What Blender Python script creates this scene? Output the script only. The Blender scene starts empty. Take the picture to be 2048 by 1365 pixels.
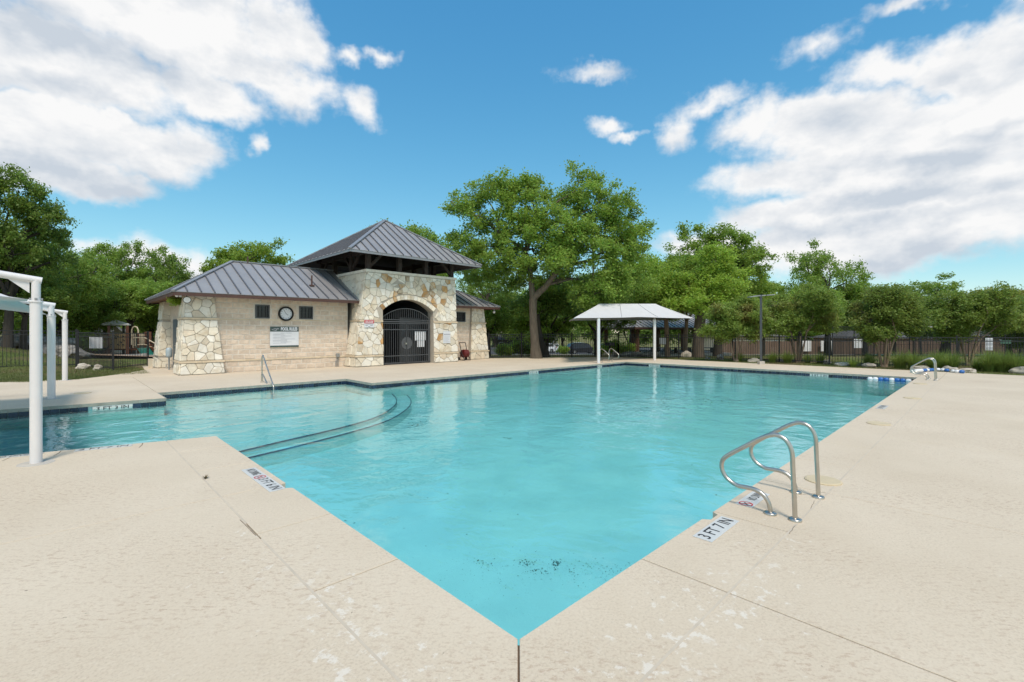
import bpy, bmesh, math, random
import numpy as np
from mathutils import Vector, Matrix

# ------------------------------------------------------------------ camera, world, sun, exposure
scene = bpy.context.scene
COL = scene.collection
R = math.radians
# plan frame: x runs along the long side of the pool, y across it, near pool corner at the origin, deck at z = 0
CAM = Vector((-1.71, -1.705, 1.6)); FWD = Vector((.698, .716, 0)); RGT = Vector((.716, -.698, 0))
F = 927.0; HZ = 663.0
cam_d = bpy.data.cameras.new('camera'); cam = bpy.data.objects.new('camera', cam_d); COL.objects.link(cam)
cam.location = CAM; cam.rotation_euler = (R(90), 0, -math.asin(.698))
cam_d.sensor_width = 36; cam_d.lens = F / 2048 * 36; cam_d.shift_y = -(682.5 - HZ) / 2048
cam_d.clip_start = .05; cam_d.clip_end = 2000
scene.camera = cam
scene.render.engine = 'CYCLES'
scene.cycles.use_denoising = True
scene.cycles.max_bounces = 6; scene.cycles.transparent_max_bounces = 12
scene.cycles.diffuse_bounces = 2; scene.cycles.glossy_bounces = 3; scene.cycles.adaptive_threshold = .02
scene.cycles.sample_clamp_indirect = 6
scene.view_settings.view_transform = 'Standard'; scene.view_settings.look = 'None'
scene.view_settings.gamma = 1; scene.view_settings.use_curve_mapping = False
scene.view_settings.exposure = 0.62

SUN_EL, SUN_AZ = 58.0, 168.0      # azimuth measured from the viewing direction, negative = left/behind
az_w = math.atan2(FWD.x, FWD.y) + R(SUN_AZ)
sun_dir = Vector((math.sin(az_w) * math.cos(R(SUN_EL)), math.cos(az_w) * math.cos(R(SUN_EL)), math.sin(R(SUN_EL))))
sd = bpy.data.lights.new('sun', 'SUN'); sd.energy = 2.0; sd.angle = R(14); sd.color = (1, .90, .79)
so = bpy.data.objects.new('sun', sd); COL.objects.link(so)
so.rotation_euler = (-sun_dir).to_track_quat('-Z', 'Y').to_euler(); so.location = (0, 0, 60)

world = bpy.data.worlds.new('World'); scene.world = world; world.use_nodes = True
W = world.node_tree; W.nodes.clear()
def wn(t, **k):
    n = W.nodes.new(t)
    for a, b in k.items(): setattr(n, a, b)
    return n
def wl(a, b): W.links.new(a, b)
def wmath(op, a, b=None, c=None, clamp=False):
    n = wn('ShaderNodeMath', operation=op); n.use_clamp = clamp
    for i, v in enumerate((a, b, c)):
        if v is None: continue
        if isinstance(v, (int, float)): n.inputs[i].default_value = v
        else: wl(v, n.inputs[i])
    return n.outputs[0]
sky = wn('ShaderNodeTexSky', sky_type='NISHITA'); sky.sun_disc = False
sky.sun_elevation = R(SUN_EL); sky.sun_rotation = az_w; sky.air_density = 1.0; sky.dust_density = .1; sky.ozone_density = 1.5
tc = wn('ShaderNodeTexCoord')
def wdot(v):
    n = wn('ShaderNodeVectorMath', operation='DOT_PRODUCT'); wl(tc.outputs['Generated'], n.inputs[0]); n.inputs[1].default_value = v
    return n.outputs['Value']
az = wmath('ARCTAN2', wdot(RGT), wdot(FWD)); el = wmath('ARCSINE', wdot((0, 0, 1)))
comb = wn('ShaderNodeCombineXYZ'); wl(az, comb.inputs[0]); wl(el, comb.inputs[1])
def wnoise(vec, scale, detail, rough=.55, off=(0, 0, 0), sc=(1, 1, 1)):
    mp = wn('ShaderNodeMapping'); wl(vec, mp.inputs[0]); mp.inputs['Location'].default_value = off; mp.inputs['Scale'].default_value = sc
    n = wn('ShaderNodeTexNoise'); n.inputs['Scale'].default_value = scale; n.inputs['Detail'].default_value = detail
    n.inputs['Roughness'].default_value = rough; wl(mp.outputs[0], n.inputs['Vector']); return n
# ragged edges: warp the sky coordinates before measuring the cloud banks
wv = wnoise(comb.outputs[0], 5.5, 3, .6)
ws = wn('ShaderNodeVectorMath', operation='SUBTRACT'); wl(wv.outputs['Color'], ws.inputs[0]); ws.inputs[1].default_value = (.5, .5, .5)
wm_ = wn('ShaderNodeVectorMath', operation='MULTIPLY'); wl(ws.outputs[0], wm_.inputs[0]); wm_.inputs[1].default_value = (.17, .11, 0)
wv2 = wnoise(comb.outputs[0], 24, 3, .65, (5, 2, 0)); wb = wn('ShaderNodeVectorMath', operation='MULTIPLY_ADD'); wl(wv2.outputs['Color'], wb.inputs[0]); wb.inputs[1].default_value = (.05, .04, 0)
wc = wn('ShaderNodeVectorMath', operation='SUBTRACT'); wl(comb.outputs[0], wc.inputs[0]); wc.inputs[1].default_value = (.025, .02, 0); wl(wc.outputs[0], wb.inputs[2])
wa = wn('ShaderNodeVectorMath', operation='ADD'); wl(wb.outputs[0], wa.inputs[0]); wl(wm_.outputs[0], wa.inputs[1])
def azel(px, py): x = px - 1024; return math.atan2(x, F), math.atan2(HZ - py, math.hypot(F, x))
# cloud banks: direction as seen over the pool (first two) and half extents
BANKS = [(300, 20, 350, 120), (90, 110, 330, 125), (560, 60, 105, 90), (400, 170, 160, 62), (480, 110, 150, 70), (600, 172, 92, 58), (715, 210, 50, 42),
         (150, 265, 350, 78), (390, 285, 90, 60), (60, 330, 330, 55), (765, 103, 42, 22), (690, 95, 50, 24), (535, 300, 22, 34),
         (1195, 132, 72, 26), (1228, 245, 46, 18), (1260, 262, 40, 12), (1405, 210, 72, 28), (1358, 250, 36, 40), (1500, 255, 90, 52), (1680, 260, 230, 78), (1870, 290, 260, 120),
         (1900, 430, 330, 90), (1620, 350, 220, 65), (1560, 440, 170, 50), (1750, 480, 340, 80), (1420, 490, 130, 44), (1800, 380, 330, 90), (1640, 105, 70, 42), (1770, 150, 110, 48),
         (1920, 120, 190, 80), (2060, 150, 200, 170), (1800, 15, 100, 22), (320, 520, 130, 52), (400, 548, 70, 40), (215, 500, 60, 34)]
SHADES = [(60, 20, 200, 60), (230, 105, 300, 48), (120, 180, 280, 36), (330, 345, 220, 40), (90, 345, 260, 36), (520, 110, 110, 36), (560, 215, 100, 24), (1800, 335, 280, 30), (1830, 400, 320, 24), (1760, 452, 320, 28), (1900, 520, 260, 28), (1900, 150, 140, 34), (2000, 245, 120, 20), (600, 220, 60, 18)]
OTHER = [(2.0, .35, .6, .22), (2.9, .55, .5, .2), (-2.3, .4, .55, .25), (-1.5, .3, .35, .2), (1.45, .25, .35, .2), (-2.9, .2, .4, .12), (2.4, .9, .9, .2), (-.5, 1.15, .6, .18), (-1.7, .85, .5, .18)]
def bank_field(vec, banks, others):
    acc = None
    def one(a, e, sa, se, k=1.4):
        nonlocal acc
        mp = wn('ShaderNodeVectorMath', operation='MULTIPLY_ADD'); wl(vec, mp.inputs[0])
        mp.inputs[1].default_value = (1 / sa, 1 / se, 0); mp.inputs[2].default_value = (-a / sa, -e / se, 0)
        ln = wn('ShaderNodeVectorMath', operation='LENGTH'); wl(mp.outputs[0], ln.inputs[0])
        f = wmath('MULTIPLY_ADD', ln.outputs['Value'], -k, k)
        acc = f if acc is None else wmath('SMOOTH_MAX', acc, f, .18)
    for (px, py, rx, ry) in banks:
        a, e = azel(px, py); a1, _ = azel(px + rx, py); a0, _ = azel(px - rx, py); _, e1 = azel(px, py - ry); _, e0 = azel(px, py + ry)
        one(a, e, abs(a1 - a0) / 2, abs(e1 - e0) / 2, min(2.0, max(.75, (rx * ry) ** .5 / 70)))
    for b in others: one(*b)
    return acc
dens = bank_field(wa.outputs[0], BANKS, OTHER); shade = bank_field(wa.outputs[0], SHADES, [])
fine = wnoise(comb.outputs[0], 9, 6, .62, (3.1, 1.7, 0), (1, 1.5, 1))
dens = wmath('ADD', dens, wmath('MULTIPLY', wmath('SUBTRACT', fine.outputs['Fac'], .45), 1.6))
mask = wn('ShaderNodeMapRange'); mask.interpolation_type = 'SMOOTHSTEP'; wl(dens, mask.inputs['Value'])
mask.inputs['From Min'].default_value = -.12; mask.inputs['From Max'].default_value = .80
# cloud tone: sunlit tops, blue grey undersides
up = wnoise(comb.outputs[0], 6.5, 5, .58, (7.3, 2.2, 0), (1, 1.7, 1)); dn = wnoise(comb.outputs[0], 6.5, 5, .58, (7.3, 2.2 + .075, 0), (1, 1.7, 1))
emb = wmath('SUBTRACT', up.outputs['Fac'], dn.outputs['Fac'])
band = wnoise(comb.outputs[0], 2.6, 1, .5, (2.0, 9.15, 0), (.55, 3.4, 1))
tone = wmath('ADD', wmath('MULTIPLY', emb, 2.4), wmath('MULTIPLY', wmath('SUBTRACT', band.outputs['Fac'], .5), 1.2))
thick = wn('ShaderNodeMapRange'); wl(dens, thick.inputs['Value']); thick.inputs['From Min'].default_value = .2; thick.inputs['From Max'].default_value = 1.6
thick.inputs['To Min'].default_value = .98; thick.inputs['To Max'].default_value = .80
shm = wn('ShaderNodeMapRange'); shm.interpolation_type = 'SMOOTHSTEP'; wl(wmath('ADD', shade, wmath('MULTIPLY', wmath('SUBTRACT', fine.outputs['Fac'], .5), .5)), shm.inputs['Value']); shm.inputs['From Min'].default_value = -.6; shm.inputs['From Max'].default_value = 1.5; shm.inputs['To Max'].default_value = .85
tone = wmath('SUBTRACT', wmath('ADD', tone, thick.outputs[0]), shm.outputs[0], clamp=True)
cr = wn('ShaderNodeMix', data_type='RGBA'); wl(tone, cr.inputs['Factor'])
cr.inputs[6].default_value = (.60, .665, .745, 1); cr.inputs[7].default_value = (.97, .97, .97, 1)
sepc = wn('ShaderNodeSeparateColor'); wl(sky.outputs[0], sepc.inputs[0]); comc = wn('ShaderNodeCombineColor')      # grade of the clear sky, the same in every direction
for ch, (g_, k_) in enumerate(((1.2, .36), (.75, .95), (.48, 1.59))): wl(wmath('MULTIPLY', wmath('POWER', sepc.outputs[ch], g_), k_), comc.inputs[ch])
bg1 = wn('ShaderNodeBackground'); wl(comc.outputs[0], bg1.inputs[0]); bg1.inputs[1].default_value = 0.15
bg2 = wn('ShaderNodeBackground'); wl(cr.outputs[2], bg2.inputs[0]); bg2.inputs[1].default_value = 0.64
mx = wn('ShaderNodeMixShader'); wl(mask.outputs[0], mx.inputs[0]); wl(bg1.outputs[0], mx.inputs[1]); wl(bg2.outputs[0], mx.inputs[2])
wo = wn('ShaderNodeOutputWorld'); wl(mx.outputs[0], wo.inputs[0])
world.cycles.sampling_method = 'MANUAL'; world.cycles.sample_map_resolution = 256

# ------------------------------------------------------------------ helpers
def ray(px, py): return FWD * F + RGT * (px - 1024) + Vector((0, 0, HZ - py))
def at(px, py, z=0.0): r = ray(px, py); t = (z - CAM.z) / r.z; return CAM + r * t
def at_d(px, d): p = CAM + (FWD * F + RGT * (px - 1024)) * (d / F); p.z = 0; return p
def zat(py, d): return CAM.z + (HZ - py) * d / F
def on_y(px, py, y): r = ray(px, py); p = CAM + r * ((y - CAM.y) / r.y); return p.x, p.z
def on_x(px, py, x): r = ray(px, py); p = CAM + r * ((x - CAM.x) / r.x); return p.y, p.z
def depth(x, y): return (Vector((x, y, 0)) - Vector((CAM.x, CAM.y, 0))).dot(FWD)
def sstep(a, b, x): t = min(1, max(0, (x - a) / (b - a))); return t * t * (3 - 2 * t)
def ground_z(x, y):
    d = depth(x, y); lat = (Vector((x, y, 0)) - Vector((CAM.x, CAM.y, 0))).dot(RGT)
    z = -.045 * max(0, d - 28.5) if d < 78 else -2.23
    ang = lat / max(d, 1)
    k = sstep(-.90, -1.12, ang) * sstep(14.5, 22, d)
    z = z * (1 - k) + k * .75 * sstep(15, 24, d) * (1 - .0 * d)
    return z - .02

class MB:
    def __init__(s): s.v = []; s.f = []; s.m = []; s.cur = 0
    def add(s, vs, fs):
        o = len(s.v); s.v += [tuple(p) for p in vs]; s.f += [tuple(i + o for i in f) for f in fs]; s.m += [s.cur] * len(fs); return s
    def box(s, x0, x1, y0, y1, z0, z1):
        return s.add([(x0,y0,z0),(x1,y0,z0),(x1,y1,z0),(x0,y1,z0),(x0,y0,z1),(x1,y0,z1),(x1,y1,z1),(x0,y1,z1)],
                     [(0,3,2,1),(4,5,6,7),(0,1,5,4),(1,2,6,5),(2,3,7,6),(3,0,4,7)])
    def cbox(s, c, h, rz=0, M=None):
        vs = []
        for k in ((-1,-1,-1),(1,-1,-1),(1,1,-1),(-1,1,-1),(-1,-1,1),(1,-1,1),(1,1,1),(-1,1,1)):
            p = Vector((k[0]*h[0], k[1]*h[1], k[2]*h[2]))
            if M is not None: p = M @ p
            elif rz: p = Matrix.Rotation(rz, 3, 'Z') @ p
            vs.append(p + Vector(c))
        return s.add(vs, [(0,3,2,1),(4,5,6,7),(0,1,5,4),(1,2,6,5),(2,3,7,6),(3,0,4,7)])
    def prism(s, poly, z0, z1):
        n = len(poly); vs = [(p[0], p[1], z0) for p in poly] + [(p[0], p[1], z1) for p in poly]
        return s.add(vs, [tuple(range(n))[::-1], tuple(range(n, 2*n))] + [(i, (i+1) % n, n+(i+1) % n, n+i) for i in range(n)])
    def bar(s, a, b, w, h, up=(0, 0, 1)):
        a, b = Vector(a), Vector(b); d = (b - a).normalized(); u = Vector(up)
        if abs(d.dot(u)) > .95: u = Vector((1, 0, 0))
        r = d.cross(u).normalized(); u = r.cross(d).normalized(); vs = []
        for p in (a, b):
            for (i, j) in ((-1,-1),(1,-1),(1,1),(-1,1)): vs.append(p + r*(i*w/2) + u*(j*h/2))
        return s.add(vs, [(0,1,2,3),(7,6,5,4),(0,4,5,1),(1,5,6,2),(2,6,7,3),(3,7,4,0)])
    def tube(s, pts, rad, n=8, cap=True):
        pts = [Vector(p) for p in pts]; N = len(pts)
        if isinstance(rad, (int, float)): rad = [rad] * N
        t0 = (pts[1] - pts[0]).normalized(); u = Vector((0, 0, 1)) if abs(t0.z) < .9 else Vector((1, 0, 0)); r = t0.cross(u).normalized()
        vs = []
        for i, p in enumerate(pts):
            t = (pts[min(i+1, N-1)] - pts[max(i-1, 0)]).normalized(); r = (r - t * r.dot(t))
            if r.length < 1e-6: r = t.orthogonal()
            r.normalize(); b = t.cross(r)
            for k in range(n): a = 2*math.pi*k/n; vs.append(p + (r*math.cos(a) + b*math.sin(a)) * rad[i])
        fs = [(i*n+k, i*n+(k+1) % n, (i+1)*n+(k+1) % n, (i+1)*n+k) for i in range(N-1) for k in range(n)]
        s.add(vs, fs)
        if cap: s.add(vs[:n], [tuple(range(n))[::-1]]); s.add(vs[-n:], [tuple(range(n))])
        return s
    def lathe(s, c, prof, n=16):
        c = Vector(c); vs = []
        for (r, z) in prof:
            for k in range(n): a = 2*math.pi*k/n; vs.append(c + Vector((r*math.cos(a), r*math.sin(a), z)))
        m = len(prof); fs = [(i*n+k, i*n+(k+1) % n, (i+1)*n+(k+1) % n, (i+1)*n+k) for i in range(m-1) for k in range(n)]
        s.add(vs, fs); s.add(vs[:n], [tuple(range(n))[::-1]]); return s.add(vs[-n:], [tuple(range(n))])
    def disc(s, c, r, axis, th, n=20):
        c = Vector(c); a = Vector(axis).normalized(); u = a.orthogonal().normalized(); b = a.cross(u); vs = []
        for z in (0, th):
            for k in range(n): t = 2*math.pi*k/n; vs.append(c + a*z + (u*math.cos(t) + b*math.sin(t))*r)
        return s.add(vs, [tuple(range(n))[::-1], tuple(range(n, 2*n))] + [(k, (k+1) % n, n+(k+1) % n, n+k) for k in range(n)])
    def mesh(s, name, mats, smooth=False):
        me = bpy.data.meshes.new(name); me.from_pydata(s.v, [], s.f)
        for m in (mats if isinstance(mats, (list, tuple)) else [mats]): me.materials.append(m)
        if any(s.m): me.polygons.foreach_set('material_index', s.m)
        if smooth: me.polygons.foreach_set('use_smooth', [True]*len(s.f))
        me.update(); return me
    def build(s, name, mats, parent=None, smooth=False):
        o = bpy.data.objects.new(name, s.mesh(name, mats, smooth)); COL.objects.link(o)
        if parent: put(o, parent)
        return o
def put(o, parent):
    o.parent = parent
    M = Matrix.Identity(4); p = parent
    chain = []
    while p: chain.append(p); p = p.parent
    for p in reversed(chain): M = M @ p.matrix_parent_inverse @ p.matrix_basis
    o.matrix_parent_inverse = M.inverted(); return o
def tag(o, label=None, cat=None, group=None, kind=None):
    if label: o['label'] = label
    if cat: o['category'] = cat
    if group: o['group'] = group
    if kind: o['kind'] = kind
    return o
def thing(name, label, cat, loc=(0, 0, 0), group=None):
    o = bpy.data.objects.new(name, None); COL.objects.link(o); o.location = loc; o.empty_display_size = .2
    return tag(o, label, cat, group)
def link(name, me, parent=None):
    o = bpy.data.objects.new(name, me); COL.objects.link(o)
    if parent: put(o, parent)
    return o
def copy_tree(o, parent=None):
    c = o.copy(); COL.objects.link(c); c.parent = parent
    for ch in [k for k in o.children]: copy_tree(ch, c)
    return c

# ------------------------------------------------------------------ materials
def mat(name, col, rough=.7, metal=0, var=.12, scale=6.0, rnd=0.0, bump=0.0, bscale=40.0, col2=None, mixscale=3.0, mixlo=.45, mixhi=.6, coords='world', spec=.5, stretch=(1, 1, 1)):
    m = bpy.data.materials.new(name); m.use_nodes = True; T = m.node_tree; N = T.nodes; L = T.links; N.clear()
    out = N.new('ShaderNodeOutputMaterial'); b = N.new('ShaderNodeBsdfPrincipled'); L.new(b.outputs[0], out.inputs[0])
    b.inputs['Roughness'].default_value = rough; b.inputs['Metallic'].default_value = metal; b.inputs['Specular IOR Level'].default_value = spec
    g = N.new('ShaderNodeNewGeometry') if coords == 'world' else N.new('ShaderNodeTexCoord')
    mp = N.new('ShaderNodeMapping'); L.new(g.outputs['Position'] if coords == 'world' else g.outputs['Object'], mp.inputs[0]); mp.inputs['Scale'].default_value = stretch
    vec = mp.outputs[0]
    def noise(s, d=4, r=.6):
        n = N.new('ShaderNodeTexNoise'); n.inputs['Scale'].default_value = s; n.inputs['Detail'].default_value = d; n.inputs['Roughness'].default_value = r; L.new(vec, n.inputs['Vector']); return n.outputs['Fac']
    c1 = N.new('ShaderNodeRGB'); c1.outputs[0].default_value = (*col, 1); csock = c1.outputs[0]
    if col2:
        mr = N.new('ShaderNodeMapRange'); L.new(noise(mixscale, 5), mr.inputs[0]); mr.inputs[1].default_value = mixlo; mr.inputs[2].default_value = mixhi
        mi = N.new('ShaderNodeMix'); mi.data_type = 'RGBA'; L.new(mr.outputs[0], mi.inputs[0]); L.new(csock, mi.inputs[6]); mi.inputs[7].default_value = (*col2, 1); csock = mi.outputs[2]
    hs = N.new('ShaderNodeHueSaturation'); L.new(csock, hs.inputs['Color'])
    mr2 = N.new('ShaderNodeMapRange'); L.new(noise(scale), mr2.inputs[0]); mr2.inputs[1].default_value = .25; mr2.inputs[2].default_value = .75
    mr2.inputs[3].default_value = 1 - var; mr2.inputs[4].default_value = 1 + var; val = mr2.outputs[0]
    if rnd:
        oi = N.new('ShaderNodeObjectInfo'); mr3 = N.new('ShaderNodeMapRange'); L.new(oi.outputs['Random'], mr3.inputs[0]); mr3.inputs[3].default_value = 1 - rnd; mr3.inputs[4].default_value = 1 + rnd
        mu = N.new('ShaderNodeMath'); mu.operation = 'MULTIPLY'; L.new(val, mu.inputs[0]); L.new(mr3.outputs[0], mu.inputs[1]); val = mu.outputs[0]
    L.new(val, hs.inputs['Value']); L.new(hs.outputs[0], b.inputs['Base Color'])
    if bump:
        bp = N.new('ShaderNodeBump'); bp.inputs['Strength'].default_value = bump; bp.inputs['Distance'].default_value = .02
        L.new(noise(bscale, 5, .65), bp.inputs['Height']); L.new(bp.outputs[0], b.inputs['Normal'])
    return m
MT = {}
MT['white_paint'] = mat('white_paint', (.70, .685, .68), .45, var=.05, scale=2, bump=.05)
MT['fabric'] = mat('shade_fabric', (.58, .58, .59), .85, var=.04, scale=2, bump=.1, bscale=200)
MT['steel'] = mat('stainless_steel', (.52, .49, .44), .3, 1.0, var=.08, scale=12, bump=.02)
MT['black_iron'] = mat('black_iron', (.02, .02, .022), .5, var=.2, scale=10)
MT['grey_iron'] = mat('grey_painted_iron', (.075, .08, .085), .5, var=.12, scale=6)
MT['roof_metal'] = mat('roof_metal', (.32, .315, .32), .45, .2, var=.08, scale=1.2, rnd=.06, bump=.04, bscale=3, stretch=(1, 1, 1))
MT['roof_seam_shadow'] = mat('roof_seam_shadow', (.12, .125, .14), .5, .2, var=.1)  # ribs darker than the panels, carrying the shadow beside each seam
MT['roof_trim'] = mat('roof_trim', (.27, .28, .30), .42, .3, var=.06)
MT['brown_trim'] = mat('brown_trim', (.085, .04, .03), .55, var=.15)
MT['soffit_wood'] = mat('soffit_wood', (.17, .065, .03), .6, var=.25, scale=8, stretch=(1, 6, 1))
MT['dark_wood'] = mat('dark_timber', (.045, .03, .025), .7, var=.3, scale=6, bump=.1)
MT['mortar'] = mat('mortar', (.45, .40, .33), .95, var=.12, scale=5, bump=.3, bscale=60)
MT['pale_mortar'] = mat('pale_mortar', (.68, .61, .52), .95, var=.14, scale=3, bump=.3, bscale=60)
MT['stone_cream'] = mat('limestone_cream', (.75, .685, .56), .9, var=.14, scale=4, rnd=.11, bump=.55, bscale=14, col2=(.56, .45, .30), mixscale=2.2, mixlo=.5, mixhi=.72)
MT['stone_tan'] = mat('limestone_tan', (.66, .56, .43), .9, var=.16, scale=4, rnd=.16, bump=.55, bscale=14, col2=(.62, .55, .43), mixscale=3)
MT['stone_white'] = mat('limestone_white', (.78, .74, .65), .9, var=.12, scale=4, rnd=.10, bump=.5, bscale=14, col2=(.6, .5, .36), mixscale=2.5, mixlo=.55, mixhi=.8)
MT['stone_rust'] = mat('limestone_rust', (.50, .29, .12), .9, var=.25, scale=5, rnd=.2, bump=.6, bscale=16, col2=(.56, .46, .33), mixscale=3, mixlo=.45, mixhi=.65)
MT['stone_brown'] = mat('limestone_weathered', (.27, .20, .13), .95, var=.35, scale=9, rnd=.2, bump=.9, bscale=20, col2=(.50, .42, .30), mixscale=5)
MT['block'] = mat('split_face_block', (.66, .54, .425), .95, var=.16, scale=7, rnd=.10, bump=.8, bscale=22, col2=(.69, .59, .48), mixscale=5, mixlo=.5, mixhi=.7)
MT['course'] = mat('string_course', (.66, .54, .385), .9, var=.14, scale=5, rnd=.08, bump=.4, bscale=20)
MT['tile_blue'] = mat('blue_tile', (.018, .030, .058), .15, var=.25, scale=8, rnd=.45)
MT['nosing'] = mat('nosing_tile', (.03, .075, .14), .3, var=.2, scale=8)
MT['tile_white'] = mat('white_tile', (.60, .60, .57), .3, var=.05)
MT['ink'] = mat('black_paint', (.018, .018, .02), .6, var=.2, scale=30)
MT['red_paint'] = mat('red_paint', (.55, .05, .06), .6, var=.1)
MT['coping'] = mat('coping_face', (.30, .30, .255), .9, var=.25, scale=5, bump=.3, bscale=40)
MT['sealant'] = mat('joint_sealant', (.56, .48, .375), .85, var=.1)
MT['joint'] = mat('joint_dark', (.16, .11, .075), .95, var=.3, scale=8)  # dark brown of the joint bedding and the cracks
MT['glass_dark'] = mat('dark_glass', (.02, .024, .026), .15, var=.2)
MT['interior'] = mat('shade_dark_interior', (.055, .056, .06), .8, var=.15)  # shade of the gate passage deepened by a dark wall colour
MT['door_paint'] = mat('blue_grey_door', (.09, .12, .14), .5, var=.06)
MT['sign_white'] = mat('sign_white', (.68, .70, .73), .45, var=.04)
MT['sign_green'] = mat('sign_green', (.055, .085, .08), .45, var=.08)
MT['print_grey'] = mat('print_grey', (.42, .44, .48), .6, var=.1)
MT['galv'] = mat('galvanised_box', (.30, .31, .31), .5, .3, var=.1)
MT['concrete'] = mat('raw_concrete', (.50, .46, .40), .95, var=.15, bump=.4, bscale=30)
MT['boulder'] = mat('boulder_limestone', (.54, .49, .41), .95, var=.35, scale=4, rnd=.15, bump=.8, bscale=8, col2=(.36, .32, .27), mixscale=2)
MT['boulder_dark'] = mat('boulder_dark', (.20, .19, .175), .95, var=.35, scale=4, rnd=.15, bump=.8, bscale=8, col2=(.34, .31, .27), mixscale=2)
MT['bark'] = mat('bark', (.145, .115, .085), .95, var=.35, scale=5, bump=1.0, bscale=14, stretch=(2, 2, .5))
MT['bark_dark'] = mat('bark_dark', (.06, .05, .04), .95, var=.35, scale=5, bump=1.0, bscale=14, stretch=(2, 2, .5))
MT['bark_pale'] = mat('bark_pale', (.26, .19, .135), .9, var=.25, scale=4, bump=.6, bscale=14, stretch=(2, 2, .5))
MT['asphalt'] = mat('asphalt', (.055, .055, .056), .9, var=.2, scale=2, bump=.2)
MT['court_green'] = mat('court_green', (.05, .115, .085), .85, var=.1, scale=2)
MT['path'] = mat('path_concrete', (.52, .47, .40), .9, var=.1)
MT['board'] = mat('board_fence', (.135, .09, .065), .9, var=.25, scale=3, rnd=.15, stretch=(6, 6, .5))  # brown boards, base colour darkened to hold the shade on the fence
MT['brick_far'] = mat('far_brick', (.24, .15, .11), .9, var=.15, scale=8)
MT['roof_far'] = mat('far_shingles', (.10, .095, .09), .9, var=.2, scale=6)
MT['blue_plastic'] = mat('blue_plastic', (.03, .14, .42), .35, var=.08)
MT['white_plastic'] = mat('white_plastic', (.76, .77, .78), .35, var=.05)
MT['rope'] = mat('rope', (.5, .5, .46), .9)
MT['lid'] = mat('lid_plastic', (.60, .495, .32), .6, var=.08)
MT['play_brown'] = mat('play_brown', (.14, .055, .028), .5, var=.12)
MT['play_tan'] = mat('play_tan', (.45, .31, .17), .55, var=.08)
MT['play_cream'] = mat('play_cream', (.58, .50, .36), .5, var=.06)
MT['play_green'] = mat('play_green', (.02, .16, .13), .35, var=.08)
MT['play_dark'] = mat('play_dark', (.03, .045, .035), .5, var=.1)
MT['bark_chip'] = mat('bark_chip', (.45, .30, .19), .95, var=.3, scale=6)
MT['red_plastic'] = mat('red_plastic', (.13, .016, .016), .4, var=.1)
MT['rubber'] = mat('tyre_rubber', (.012, .012, .012), .8)
MT['car_white'] = mat('car_white', (.72, .73, .74), .2, var=.02)
MT['car_grey'] = mat('car_dark_grey', (.035, .038, .046), .2, .3, var=.03)
MT['car_black'] = mat('car_black', (.012, .012, .014), .2, var=.03)
MT['chrome'] = mat('chrome', (.7, .7, .7), .15, 1.0, var=.03)
MT['tail_red'] = mat('tail_lamp', (.4, .015, .01), .3)
MT['lamp_glass'] = mat('lamp_glass', (.75, .76, .76), .25, var=.03)
MT['lens_dark'] = mat('lens_dark', (.02, .02, .02), .3)

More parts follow.
